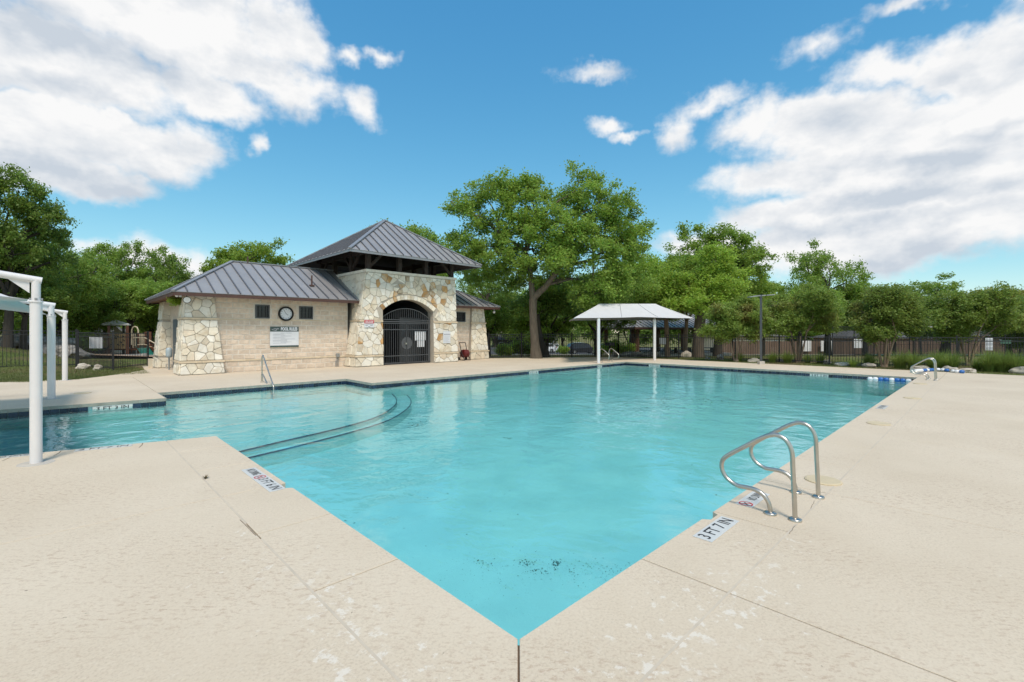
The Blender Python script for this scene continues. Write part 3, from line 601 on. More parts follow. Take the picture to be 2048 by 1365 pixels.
for (k, q, d, nrm, w) in MARK:
    lab = {0: 'white waterline tile reading 3 FT 3 IN on the far shallow edge', 4: 'white waterline tiles reading 4 FT 3 IN below the stone gatehouse', 5: 'white waterline tiles below the wide shade canopy'}[k]
    if k == 4 and q.x > 15: lab = 'white waterline tile under the far ladder by the canopy post'
    if k == 5 and q.y < 6: lab = 'white waterline tiles reading 3 FT 7 IN left of the lane floats'
    t = thing('depth_tile', lab, 'marking', (q.x, q.y, -.136)); o = q + nrm*.012 + Z*-.134
    xdir = d if k != 5 else d
    plate(o, xdir, Z, w*2 - .03, .112, .01, MT['tile_white'], 'plate', t)
    place(text_mesh({0: '3 FT 3 IN', 4: '4 FT 3 IN', 5: '3 FT 7 IN'}[k] if not (k == 4 and q.x > 15) else '4 FT', .10, .001, 1, w*1.55), 'lettering', MT['ink'], t, o, xdir, Z)
# oval skimmer lids let into the deck
for (px, py, lab) in ((1646, 962, 'beige oval skimmer lid behind the near grab rails'), (1757, 848, 'beige oval skimmer lid midway along the right deck'), (1825, 797, 'small beige skimmer lid nearest the far lane floats'), (1840, 768, 'thin beige skimmer lid by the far grab rails'), (165, 787, 'thin tan skimmer lid on the far left deck')):
    p = at(px, py); mb = MB(); n = 24
    mb.lathe((p.x, p.y, 0), [(.17, .0005), (.17, .010), (.155, .016), (.02, .0165)], n); o = mb.build('skimmer_lid', MT['lid']); tag(o, lab, 'lid', 'skimmer lids in the deck')
# weed in the joint
p = at(411, 958); mb = MB(); rw = random.Random(2)
for i in range(60):
    a = rw.uniform(0, 6.28); l = rw.uniform(.02, .06); d = Vector((math.cos(a)*rw.uniform(.2, 1), math.sin(a)*rw.uniform(.2, 1), rw.uniform(.25, 1))).normalized(); s = Vector((-d.y, d.x, 0)).normalized()*.002
    b0 = Vector((p.x, p.y, 0)); mb.add([b0 - s, b0 + s, b0 + d*l*.6 + s, b0 + d*l, b0 + d*l*.6 - s], [(0, 1, 2, 3, 4)])
MT['weed'] = leaf_mat('weed', (.16, .12, .05), 1.2); tag(mb.build('weed_tuft', MT['weed']), 'small brown weed growing from the left deck joint', 'weed')

# ------------------------------------------------------------------ pool house
def clip(poly, a, b, c):
    out = []; n = len(poly)
    for i in range(n):
        p, q = poly[i], poly[(i+1) % n]; dp = a*p[0] + b*p[1] - c; dq = a*q[0] + b*q[1] - c
        if dp <= 0: out.append(p)
        if (dp < 0 < dq) or (dq < 0 < dp): t = dp / (dp - dq); out.append((p[0] + (q[0]-p[0])*t, p[1] + (q[1]-p[1])*t))
    return out
def pa(poly): n = len(poly); return .5 * sum(poly[i][0]*poly[(i+1) % n][1] - poly[(i+1) % n][0]*poly[i][1] for i in range(n))
def cells(dom, size, rg, jit=.48):
    xs = [p[0] for p in dom]; ys = [p[1] for p in dom]; x0, x1, y0, y1 = min(xs), max(xs), min(ys), max(ys)
    S = []; y = y0; row = 0
    while y < y1:
        h = size * rg.uniform(.55, 1.2); x = x0 - size*rg.random()
        while x < x1 + size*.3:
            w = size * rg.uniform(.5, 1.75); S.append((x + w/2 + rg.uniform(-jit, jit)*w*.5, y + h/2 + rg.uniform(-jit, jit)*h*1.3)); x += w
        y += h
    out = []
    for i, s in enumerate(S):
        poly = list(dom)
        for j, t in enumerate(S):
            if i == j or abs(s[0]-t[0]) + abs(s[1]-t[1]) > size*5: continue
            a, b = t[0]-s[0], t[1]-s[1]; poly = clip(poly, a, b, (t[0]**2 + t[1]**2 - s[0]**2 - s[1]**2)/2)
            if len(poly) < 3: break
        if len(poly) >= 3 and abs(pa(poly)) > size*size*.06: out.append(poly)
    return out
STONES = ['stone_cream']*8 + ['stone_white']*8 + ['stone_tan']*4 + ['stone_rust']*1
PIER = ['stone_cream']*4 + ['stone_white']*4 + ['stone_tan']*2
def stone(poly, mapf, parent, rg, mname=None, mortar=.0085, rise=None, sink=None):
    if pa(poly) < 0: poly = poly[::-1]
    # drop near-duplicate points
    q = []
    for p in poly:
        if not q or math.hypot(p[0]-q[-1][0], p[1]-q[-1][1]) > .015: q.append(p)
    if len(q) > 2 and math.hypot(q[0][0]-q[-1][0], q[0][1]-q[-1][1]) < .015: q.pop()
    if len(q) < 3: return
    cx = sum(p[0] for p in q)/len(q); cy = sum(p[1] for p in q)/len(q)
    r = []
    n = len(q)
    for i in range(n):
        p, a = q[i], q[(i+1) % n]; k = .05 + .09*rg.random()
        r.append((p[0] + (a[0]-p[0])*k, p[1] + (a[1]-p[1])*k)); r.append((a[0] - (a[0]-p[0])*k, a[1] - (a[1]-p[1])*k))
    def ins(p, d):
        l = math.hypot(p[0]-cx, p[1]-cy); f = max(.2, 1 - d/max(l, .01)); return (cx + (p[0]-cx)*f, cy + (p[1]-cy)*f)
    rise = rise or rg.uniform(.018, .042); tilt = rg.uniform(-.05, .05); tilt2 = rg.uniform(-.05, .05)
    a = [ins(p, mortar) for p in r]; b = [ins(p, mortar + rg.uniform(.008, .022)) for p in r]; n = len(a); mb = sink or MB()
    mb.add([mapf(p[0], p[1], -.01) for p in a] + [mapf(p[0], p[1], rise*.55) for p in a] + [mapf(p[0], p[1], rise + (p[0]-cx)*tilt + (p[1]-cy)*tilt2) for p in b],
           [(i, (i+1) % n, n+(i+1) % n, n+i) for i in range(n)] + [(n+i, n+(i+1) % n, 2*n+(i+1) % n, 2*n+i) for i in range(n)] + [tuple(range(2*n, 3*n))])
    if not sink: mb.build('stone', MT[mname or rg.choice(STONES)], parent)

house = thing('pool_house', 'limestone pool house with grey standing seam roofs and an arched gate tower', 'building', (8.9, 21.6, 0))
rg = random.Random(11)
# --- gate tower
tower = MB(); ZT = 4.42
def TL(z): return 7.6 + .62*z/ZT if z <= ZT else 8.22
def TR(z): return 13.32 - .10*z/ZT
def TV(z): return 17.8 + .12*z/ZT
AX, AZ, AR, HW, SPR = 10.4, 1.07, 2.06, 1.40, 2.58
ang0 = math.acos((SPR - AZ)/AR)
arc = [(AX + AR*math.sin(t), AZ + AR*math.cos(t)) for t in np.linspace(-ang0, ang0, 19)]
arc[0] = (AX-HW, SPR); arc[-1] = (AX+HW, SPR)
def V3(x, z, h=0): return (x, TV(z) - h, z)
mb = tower
# front skin with the arch cut out (left pier, right pier, spandrels)
mb.add([V3(TL(0), 0), V3(AX-HW, 0), V3(AX-HW, SPR), V3(TL(SPR), SPR)], [(0, 1, 2, 3)])
mb.add([V3(AX+HW, 0), V3(TR(0), 0), V3(TR(SPR), SPR), V3(AX+HW, SPR)], [(0, 1, 2, 3)])
for i in range(len(arc)-1):
    (x0, z0), (x1, z1) = arc[i], arc[i+1]; f0 = i/(len(arc)-1); f1 = (i+1)/(len(arc)-1)
    t0 = TL(ZT) + (TR(ZT)-TL(ZT))*f0; t1 = TL(ZT) + (TR(ZT)-TL(ZT))*f1
    mb.add([V3(x0, z0), V3(x1, z1), V3(t1, ZT), V3(t0, ZT)], [(0, 1, 2, 3)])
mb.add([V3(TL(SPR), SPR), V3(AX-HW, SPR), V3(TL(ZT), ZT)], [(0, 1, 2)]); mb.add([V3(AX+HW, SPR), V3(TR(SPR), SPR), V3(TR(ZT), ZT)], [(0, 1, 2)])
YB = 23.4
for (fn, s) in ((TL, 0), (TR, 1)): mb.add([(fn(0), 17.8, 0), (fn(ZT), TV(ZT), ZT), (fn(ZT), YB, ZT), (fn(0), YB, 0)], [(0, 1, 2, 3)])
mb.add([(TL(0), YB, 0), (TR(0), YB, 0), (TR(ZT), YB, ZT), (TL(ZT), YB, ZT)], [(0, 1, 2, 3)])
mb.add([(TL(ZT), TV(ZT), ZT-.01), (TR(ZT), TV(ZT), ZT-.01), (TR(ZT), YB, ZT-.01), (TL(ZT), YB, ZT-.01)], [(0, 1, 2, 3)])
# reveal of the arch
prof = [(AX-HW, 0)] + arc + [(AX+HW, 0)]
for i in range(len(prof)-1):
    (x0, z0), (x1, z1) = prof[i], prof[i+1]; mb.add([(x0, TV(z0), z0), (x1, TV(z1), z1), (x1, 18.35, z1), (x0, 18.35, z0)], [(0, 1, 2, 3)])
tw = tower.build('tower_wall', MT['mortar'], house)
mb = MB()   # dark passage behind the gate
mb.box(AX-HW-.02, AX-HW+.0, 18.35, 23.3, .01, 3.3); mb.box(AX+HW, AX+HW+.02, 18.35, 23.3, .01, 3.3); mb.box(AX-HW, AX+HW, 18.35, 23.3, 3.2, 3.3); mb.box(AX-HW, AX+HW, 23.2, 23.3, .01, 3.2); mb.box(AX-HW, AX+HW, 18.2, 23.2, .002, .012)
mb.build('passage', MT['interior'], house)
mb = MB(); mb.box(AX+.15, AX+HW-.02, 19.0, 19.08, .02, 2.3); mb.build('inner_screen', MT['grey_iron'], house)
# front stones
def push(p):
    x, z = p
    if z < SPR and AX-HW < x < AX+HW: x = AX-HW if x < AX else AX+HW
    if z > 2.3:
        d = math.hypot(x-AX, z-AZ)
        if d < AR+.25 and abs(math.atan2(x-AX, z-AZ)) < ang0 + .12: x, z = AX + (x-AX)/d*(AR+.25), AZ + (z-AZ)/d*(AR+.25)
    return (x, z)
def fine_poly(poly):
    out = []; n = len(poly)
    for i in range(n):
        p, q = poly[i], poly[(i+1) % n]; k = max(1, int(math.hypot(p[0]-q[0], p[1]-q[1])/.16))
        for j in range(k): out.append((p[0]+(q[0]-p[0])*j/k, p[1]+(q[1]-p[1])*j/k))
    return out
def band_cells(z0, z1, x0, x1, size, left=TL, right=TR):
    d = [(left(z0) if x0 is None else x0, z0), (right(z0) if x1 is None else x1, z0), (right(z1) if x1 is None else x1, z1), (left(z1) if x0 is None else x0, z1)]
    return cells(d, size, rg)
for (z0, z1) in ((.03, .44), (.53, 2.02)):
    for (x0, x1) in ((None, AX-HW), (AX+HW, None)):
        for poly in band_cells(z0, z1, x0, x1,   .30 if z0 > .1 else .33): stone(poly, V3, tw, rg)
for poly in band_cells(2.11, 4.28, None, None, .275):
    cx = sum(p[0] for p in poly)/len(poly); cz = sum(p[1] for p in poly)/len(poly)
    if math.hypot(cx-AX, cz-AZ) < AR+.16 and abs(cx-AX) < HW+.15 or (cz < SPR and abs(cx-AX) < HW): continue
    q = [push(p) for p in fine_poly(poly)]
    # keep only true corners again
    r = [q[i] for i in range(len(q)) if abs((q[i][0]-q[i-1][0])*(q[(i+1) % len(q)][1]-q[i][1]) - (q[i][1]-q[i-1][1])*(q[(i+1) % len(q)][0]-q[i][0])) > .0012]
    if len(r) < 3 or abs(pa(r)) < .012: continue
    k = rg.random(); mname = None
    if cz > 3.0 and k < .14: mname = 'stone_rust'
    elif cz > 3.0 and k < .22: mname = 'stone_brown'
    stone(r, V3, tw, rg, mname)
nv = 17
for i in range(nv):
    t0 = -ang0 + 2*ang0*i/nv; t1 = -ang0 + 2*ang0*(i+1)/nv; ro = AR + rg.uniform(.2, .25)
    poly = [(AX+r*math.sin(t), AZ+r*math.cos(t)) for (r, t) in ((AR-.005, t0), (AR-.005, t1), (ro, t1), (ro, t0))]
    stone(poly[::-1], V3, tw, rg, rg.choice(['stone_cream', 'stone_tan', 'stone_white', 'stone_rust'] if i < 5 else ['stone_cream', 'stone_white']), .007)
# side face of the tower
sink = MB()
def S3(y, z, h=0): return (TL(z) - h, y, z)
roofz = lambda y: 3.0 + (y - 18.1)*.4732
for (z0, z1) in ((.03, .44), (.53, 2.02), (2.11, 4.28)):
    for poly in cells([(TV(z0), z0), (20.9 if z0 > 2 else 18.8, z0), (20.9 if z0 > 2 else 18.8, z1), (TV(z1), z1)], .40, rg):
        cy = sum(p[0] for p in poly)/len(poly); cz = sum(p[1] for p in poly)/len(poly)
        if cy > 18.8 and cz < roofz(cy) - .15: continue
        stone([(p[0], p[1]) for p in poly][::-1], S3, tw, rg, sink=sink)
sink.build('side_stones', MT['stone_cream'], tw)['kind'] = 'stuff'
# courses
def course(mk, pts, n, parent=house):
    """row of proud stones between pts[0] and pts[1] (3D, bottom front edge)"""
    a, b = Vector(pts[0]), Vector(pts[1]); L_ = (b-a).length; cuts = [0]; x = 0
    while x < L_ - .25: x += rg.uniform(.35, .75); cuts.append(min(x, L_))
    cuts[-1] = L_; d = (b-a).normalized()
    for i in range(len(cuts)-1): mk(a + d*(cuts[i]+.003), a + d*(cuts[i+1]-.003))
def course_front(x0, x1, y, z, h=.075, out=.05):
    def mk(p, q): m = MB(); m.box(p.x, q.x, y-out, y+.03, z, z+h); m.build('course_stone', MT['course'], house)
    course(mk, ((x0, y, z), (x1, y, z)), 0)
def course_side(y0, y1, x, z, h=.075, out=.05):
    def mk(p, q): m = MB(); m.box(x-out, x+.03, p.y, q.y, z, z+h); m.build('course_stone', MT['course'], house)
    course(mk, ((x, y0, z), (x, y1, z)), 0)
for z in (.445, 2.03):
    course_front(TL(z)-.05, AX-HW-.01, TV(z), z); course_front(AX+HW+.01, TR(z)+.04, TV(z), z); course_side(TV(z)-.02, 18.78, TL(z), z)
# cap of the tower
m = MB(); m.box(TL(ZT)-.05, TR(ZT)+.05, TV(ZT)-.06, TV(ZT)+.25, 4.30, ZT); m.build('tower_cap', MT['stone_white'], house)
m = MB(); m.box(TL(ZT)-.05, TL(ZT)+.25, TV(ZT)+.25, YB+.05, 4.30, ZT-.003); m.build('tower_cap', MT['stone_white'], house)
m = MB(); m.box(TR(ZT)-.25, TR(ZT)+.05, TV(ZT)+.25, YB+.05, 4.30, ZT-.003); m.build('tower_cap', MT['stone_white'], house)
# --- roofs of separate standing seam panels
def roof_plane(part, eave0, eave1, poly3, step=.42, cut=None):
    """poly3: outline in 3D; seams run up the slope from the eave line"""
    e0, e1 = Vector(eave0), Vector(eave1); e = (e1-e0).normalized()
    n = None
    far_p = max((Vector(p) for p in poly3), key=lambda p: ((p-e0) - e*((p-e0).dot(e))).length)
    g = (far_p-e0) - e*((far_p-e0).dot(e)); g.normalize(); nrm = e.cross(g)
    if nrm.z < 0: nrm = -nrm
    P = [((Vector(p)-e0).dot(e), (Vector(p)-e0).dot(g)) for p in poly3]
    lo, hi = min(p[0] for p in P), max(p[0] for p in P); k = max(1, round((hi-lo)/step)); st = (hi-lo)/k
    to3 = lambda s, t, h: e0 + e*s + g*t + nrm*h
    for i in range(k):
        a, b = lo+i*st, lo+(i+1)*st; q = clip(clip(P, 1, 0, b), -1, 0, -a)
        if len(q) < 3 or abs(pa(q)) < .01: continue
        m = MB(); nq = len(q)
        m.add([to3(s, t, -.02) for s, t in q] + [to3(s, t, 0) for s, t in q], [tuple(range(nq)), tuple(range(nq, 2*nq))] + [(j, (j+1) % nq, nq+(j+1) % nq, nq+j) for j in range(nq)])
        ln = [p for p in q if abs(p[0]-a) < 1e-6]
        if len(ln) >= 2:
            t0, t1 = min(p[1] for p in ln), max(p[1] for p in ln)
            if t1-t0 > .05:
                vs = [to3(a+dx, t, h) for t in (t0, t1) for (dx, h) in ((-.018, -.01), (.018, -.01), (.018, .05), (-.018, .05))]
                m.cur = 1; m.add(vs, [(3,2,1,0),(4,5,6,7),(0,1,5,4),(1,2,6,5),(2,3,7,6),(3,0,4,7)])
        m.build('roof_panel', [MT['roof_metal'], MT['roof_seam_shadow']], part)
def hip_cap(part, a, b, w=.13, h=.05): m = MB(); m.bar(a, b, w, h); m.build('hip_cap', MT['roof_trim'], part)
EZ = 3.0; RZ = 4.68; ex0, ex1, ey0, ey1 = 1.1, 16.66, 18.1, 25.2; rx0, rx1, ry = 3.75, 14.0, 21.65
wing = MB(); wing.add([(ex0+.05, ey1-.05, EZ-.03), (ex1-.05, ey1-.05, EZ-.03), (rx1, ry, RZ-.03), (rx0, ry, RZ-.03)], [(3, 2, 1, 0)]); 
wr = wing.build('wing_roof', MT['roof_metal'], house)
roof_plane(wr, (ex0, ey0, EZ), (ex1, ey0, EZ), [(ex0, ey0, EZ), (8.25, ey0, EZ), (8.25, ry, RZ), (rx0, ry, RZ)])
roof_plane(wr, (ex0, ey0, EZ), (ex1, ey0, EZ), [(13.15, ey0, EZ), (ex1, ey0, EZ), (rx1, ry, RZ), (13.15, ry, RZ)])
roof_plane(wr, (ex0, ey1, EZ), (ex0, ey0, EZ), [(ex0, ey0, EZ), (ex0, ey1, EZ), (rx0, ry, RZ)])
roof_plane(wr, (ex1, ey0, EZ), (ex1, ey1, EZ), [(ex1, ey0, EZ), (ex1, ey1, EZ), (rx1, ry, RZ)])
up = Vector((0, 0, .03))
for a, b in (((ex0, ey0, EZ), (rx0, ry, RZ)), ((ex0, ey1, EZ), (rx0, ry, RZ)), ((ex1, ey0, EZ), (rx1, ry, RZ)), ((ex1, ey1, EZ), (rx1, ry, RZ)), ((rx0, ry, RZ), (8.4, ry, RZ)), ((13.0, ry, RZ), (rx1, ry, RZ))): hip_cap(wr, Vector(a)+up, Vector(b)+up)
def fascia(part, x0, x1, y0, y1, z, h, mname, open_front=None):
    for (ax, ay, bx, by) in ((x0, y0, x1, y0), (x1, y0, x1, y1), (x1, y1, x0, y1), (x0, y1, x0, y0)):
        if open_front and ay == by == y0:
            for (p, q) in ((x0, open_front[0]), (open_front[1], x1)): m = MB(); m.bar((p, ay, z-h/2), (q, by, z-h/2), .03, h); m.build('fascia', MT[mname], part)
            continue
        m = MB(); m.bar((ax, ay, z-h/2), (bx, by, z-h/2), .03, h); m.build('fascia', MT[mname], part)
fascia(house, ex0+.03, ex1-.03, ey0+.03, ey1-.03, EZ-.022, .12, 'brown_trim', (8.0, 13.3))
m = MB(); m.add([(ex0+.04, ey0+.04, EZ-.11), (8.0, ey0+.04, EZ-.11), (8.0, 18.85, EZ-.06), (1.75, 18.85, EZ-.06), (1.75, ey1-.04, EZ-.06), (ex0+.04, ey1-.04, EZ-.11)], [(5, 4, 3, 2, 1, 0)]); m.build('soffit', MT['soffit_wood'], house)
m = MB(); m.add([(13.3, ey0+.04, EZ-.11), (ex1-.04, ey0+.04, EZ-.11), (ex1-.04, ey1-.04, EZ-.11), (16.0, ey1-.04, EZ-.06), (16.0, 18.85, EZ-.06), (13.3, 18.85, EZ-.06)], [(5, 4, 3, 2, 1, 0)]); m.build('soffit', MT['soffit_wood'], house)
# pyramid over the tower
tx0, tx1, ty0, ty1, tz, apz = 7.0, 14.3, 17.0, 24.3, 5.08, 7.48; ap = ((tx0+tx1)/2, (ty0+ty1)/2, apz)
m = MB(); m.add([(tx0+.04, ty0+.04, tz-.05), (tx1-.04, ty0+.04, tz-.05), (tx1-.04, ty1-.04, tz-.05), (tx0+.04, ty1-.04, tz-.05), (ap[0], ap[1], apz-.15)], [(1, 0, 4), (2, 1, 4), (3, 2, 4), (0, 3, 4)])
tr = m.build('tower_roof', MT['dark_wood'], house)
cs = [(tx0, ty0, tz), (tx1, ty0, tz), (tx1, ty1, tz), (tx0, ty1, tz)]
for i in range(4): roof_plane(tr, cs[i], cs[(i+1) % 4], [cs[i], cs[(i+1) % 4], ap], .43); hip_cap(tr, Vector(cs[i])+up, Vector(ap)+up, .16)
fascia(tr, tx0+.03, tx1-.03, ty0+.03, ty1-.03, tz-.02, .09, 'roof_trim')
# belfry timbers
bx0, bx1, by0, by1 = TL(ZT)+.15, TR(ZT)-.15, TV(ZT)+.15, YB-.15
for (x, y) in ((bx0, by0), (bx1, by0), (bx0, by1), (bx1, by1), (bx0+1.6, by0), (bx1-1.6, by0), (bx0, by0+1.6), (bx0, by1-1.6), (bx1, by0+1.6), (bx1, by1-1.6)):
    m = MB(); m.box(x-.1, x+.1, y-.1, y+.1, ZT-.02, 5.5); m.build('belfry_post', MT['dark_wood'], house)
for (a, b) in (((bx0, by0, 4.5), (bx0+.75, by0, 5.25)), ((bx1, by0, 4.5), (bx1-.75, by0, 5.25)), ((bx0, by0+1.6, 4.5), (bx0, by0+.85, 5.25)), ((bx0, by0+1.6, 4.5), (bx0, by0+2.35, 5.25)), ((bx0, by1, 4.5), (bx0, by1-.75, 5.25))):
    m = MB(); m.bar(a, b, .1, .13); m.build('brace', MT['dark_wood'], house)
for (a, b) in (((bx0-.3, by0, 5.3), (bx1+.3, by0, 5.3)), ((bx0-.3, by1, 5.3), (bx1+.3, by1, 5.3)), ((bx0, by0-.3, 5.3), (bx0, by1+.3, 5.3)), ((bx1, by0-.3, 5.3), (bx1, by1+.3, 5.3))):
    m = MB(); m.bar(a, b, .16, .22); m.build('beam', MT['dark_wood'], house)
# --- wing walls of split-face block
def px_rect(x0, y0, x1, y1, yp): a = on_y(x0, y0, yp); b = on_y(x1, y1, yp); return a[0], b[0], b[1], a[1]
YW = 18.82
def block_wall(x0, x1, windows, rows, z0s, name='wall'):
    m = MB()
    # backing with window holes left open as recesses
    cutx = sorted({x0, x1, *[w[0] for w in windows], *[w[1] for w in windows]}); cutz = sorted({0.0, 2.96, *[w[2] for w in windows], *[w[3] for w in windows]})
    for i in range(len(cutx)-1):
        for j in range(len(cutz)-1):
            cx, cz = (cutx[i]+cutx[i+1])/2, (cutz[j]+cutz[j+1])/2
            if any(w[0] < cx < w[1] and w[2] < cz < w[3] for w in windows): continue
            m.add([(cutx[i], YW, cutz[j]), (cutx[i+1], YW, cutz[j]), (cutx[i+1], YW, cutz[j+1]), (cutx[i], YW, cutz[j+1])], [(0, 1, 2, 3)])
    w_ = m.build(name, MT['pale_mortar'], house)
    z = 0.0; r = 0
    for z, h in rows:
        x = x0 - (.2 if r % 2 else 0); r += 1
        while x < x1:
            a, b = max(x, x0), min(x+.4, x1); x += .4
            segs = [(a, b)]
            for w in windows:
                if z+h > w[2]-.01 and z < w[3]+.01:
                    ns = []
                    for (p, q) in segs:
                        if q <= w[0]-.05 or p >= w[1]+.05: ns.append((p, q)); continue
                        if p < w[0]-.06: ns.append((p, w[0]-.05))
                        if q > w[1]+.06: ns.append((w[1]+.05, q))
                    segs = ns
            for (p, q) in segs:
                if q-p < .07: continue
                g = .013; d = rg.uniform(.004, .014); mm = MB(); j = lambda: rg.uniform(-.005, .005)
                vs = [(p+g, YW+.01, z+g), (q-g, YW+.01, z+g), (q-g, YW+.01, z+h-g), (p+g, YW+.01, z+h-g)] + [(p+g+.012+j(), YW-d+j(), z+g+.012+j()), (q-g-.012+j(), YW-d+j(), z+g+.012+j()), (q-g-.012+j(), YW-d+j(), z+h-g-.012+j()), (p+g+.012+j(), YW-d+j(), z+h-g-.012+j())]
                mm.add(vs, [(4,5,6,7),(0,1,5,4),(1,2,6,5),(2,3,7,6),(3,0,4,7)]); mm.build('block', MT['block'], w_)
    return w_
rows = [(.0, .215), (.215, .215)] + [(.50 + i*.1925, .1925) for i in range(8)] + [(2.10 + i*.205, .205) for i in range(4)]
w1 = px_rect(510, 609.5, 539, 637.5, YW); w2 = px_rect(598, 613, 625.5, 639, YW); w3 = px_rect(911, 624, 930.5, 648.5, YW)
zl, zh = (w1[2]+w2[2])/2, (w1[3]+w2[3])/2; w1 = (w1[0], w1[1], zl, zh); w2 = (w2[0], w2[1], zl, zh); w3 = (w3[0], w3[1], zl, zh)
block_wall(2.3, 7.75, [w1, w2], rows, None); block_wall(13.2, 15.2, [w3], rows, None)
course_front(2.6, 7.62, YW, .435, .06, .03); course_front(2.4, 7.62, YW, 2.04, .055, .02); course_front(13.3, 14.95, YW, .435, .06, .03); course_front(13.3, 15.0, YW, 2.04, .055, .02)
for w in (w1, w2, w3):
    m = MB(); f = .045
    for (a, b, c_, d) in ((w[0], w[1], w[2], w[2]+f), (w[0], w[1], w[3]-f, w[3]), (w[0], w[0]+f, w[2]+f, w[3]-f), (w[1]-f, w[1], w[2]+f, w[3]-f)): m.box(a, b, YW-.035, YW+.09, c_, d)
    wi = m.build('window', MT['grey_iron'], house)
    m = MB(); m.box(w[0]+f, w[1]-f, YW+.05, YW+.07, w[2]+f, w[3]-f); m.build('pane', MT['glass_dark'], wi)
    m = MB()
    for i in range(1, 4): x = w[0] + (w[1]-w[0])*i/4; m.box(x-.008, x+.008, YW+.01, YW+.03, w[2]+f, w[3]-f)
    for i in range(1, 4): z = w[2] + (w[3]-w[2])*i/4; m.box(w[0]+f, w[1]-f, YW+.012, YW+.028, z-.008, z+.008)
    m.build('grille', MT['black_iron'], wi)
# left end wall, right end wall, back
XL = 1.78
m = MB(); m.box(XL, XL+.2, 19.3, 24.6, 0, 2.96); m.box(XL+.2, 15.85, 24.3, 24.5, 0, 2.96); m.box(15.85, 16.05, 19.0, 24.5, 0, 2.96); ew = m.build('end_wall', MT['block'], house)
# --- battered corner piers of rubble
def pier(x0b, x1b, x0t, x1t, yb, yt, side, yback, outer):
    H = 2.93
    LX = lambda z: x0b + (x0t-x0b)*min(1, z/H); RX = lambda z: x1b + (x1t-x1b)*min(1, z/H); FY = lambda z: yb + (yt-yb)*z/H
    m = MB(); m.add([(LX(0), yb, 0), (RX(0), yb, 0), (RX(H), yt, H), (LX(H), yt, H), (LX(0), yback, 0), (RX(0), yback, 0), (RX(H), yback, H), (LX(H), yback, H)],
                    [(0,1,2,3),(1,5,6,2),(5,4,7,6),(4,0,3,7),(3,2,6,7)]); p = m.build('pier', MT['mortar'], house)
    f3 = lambda x, z, h=0: (x, FY(z)-h, z)
    bands = ((.02, .43), (.52, 2.02), (2.11, 2.91)); sink = MB()
    for (z0, z1) in bands:
        for poly in cells([(LX(z0), z0), (RX(z0), z0), (RX(z1), z1), (LX(z1), z1)], .28, rg): stone(poly, f3, p, rg, rg.choice(PIER))
        if side == 'L':
            s3 = lambda y, z, h=0: (LX(z)-h, y, z)
            for poly in cells([(FY(z0), z0), (yback, z0), (yback, z1), (FY(z1), z1)], .34, rg): stone(poly[::-1], s3, p, rg, sink=sink)
        else:
            s3 = lambda y, z, h=0: (RX(z)+h, y, z)
    for z in (.437, 2.03):
        course_front(LX(z)-.04, RX(z)+.04, FY(z), z)
        if side == 'L': course_side(FY(z), yback, LX(z), z)
    if sink.v: sink.build('side_stones', MT['stone_cream'], p)['kind'] = 'stuff'
    return p
pier(1.37, 2.78, 1.58, 2.46, 18.56, 18.74, 'L', 19.75, None)
pier(14.80, 16.18, 15.02, 15.92, 18.56, 18.74, 'R', 19.75, None)
# far left pier: its outer face shows
def far_pier():
    H = 2.93; y0, y1 = 23.3, 24.7; LX = lambda z: 1.28 + .3*z/H
    m = MB(); m.add([(LX(0), y0, 0), (LX(0), y1, 0), (LX(H), y1-.2, H), (LX(H), y0+.25, H), (2.2, y0, 0), (2.2, y1, 0), (2.2, y1-.2, H), (2.2, y0+.25, H)], [(0,3,2,1),(0,4,7,3),(4,5,6,7),(1,2,6,5),(3,7,6,2)])
    p = m.build('pier', MT['mortar'], house); sink = MB()
    f3 = lambda x, z, h=0: (x, y0 + .25*z/H - h, z); s3 = lambda y, z, h=0: (LX(z)-h, y, z)
    for (z0, z1) in ((.02, .43), (.52, 2.02), (2.11, 2.91)):
        for poly in cells([(LX(z0), z0), (1.8, z0), (1.8, z1), (LX(z1), z1)], .34, rg): stone(poly, f3, p, rg, sink=sink)
        for poly in cells([(y0+.2*z0/H, z0), (y1, z0), (y1, z1), (y0+.2*z1/H, z1)], .34, rg): stone(poly[::-1], s3, p, rg, sink=sink)
    sink.build('side_stones', MT['stone_cream'], p)['kind'] = 'stuff'
far_pier()
ya, za = on_x(349, 637, XL); yb_, zb = on_x(354.5, 723, XL)
m = MB(); m.box(XL-.03, XL+.02, min(ya, yb_)-.1, min(ya, yb_)+.85, .02, 2.1); dr = m.build('door', MT['door_paint'], house)
m = MB(); m.cbox((XL-.05, min(ya, yb_)+.05, 1.0), (.03, .05, .02)); m.build('handle', MT['steel'], dr)
# roof vent pipes
m = MB(); m.tube([(6.35, 19.4, 3.5), (6.35, 19.4, 4.1)], .035, 8); m.build('vent_pipe', MT['brown_trim'], house); m = MB(); m.cbox((6.35, 19.4, 3.64), (.09, .09, .03)); m.build('vent_flashing', MT['brown_trim'], house)
m = MB(); m.tube([(4.35, 21.6, 4.68), (4.35, 21.6, 4.98)], .03, 8); m.build('vent_pipe', MT['brown_trim'], house)
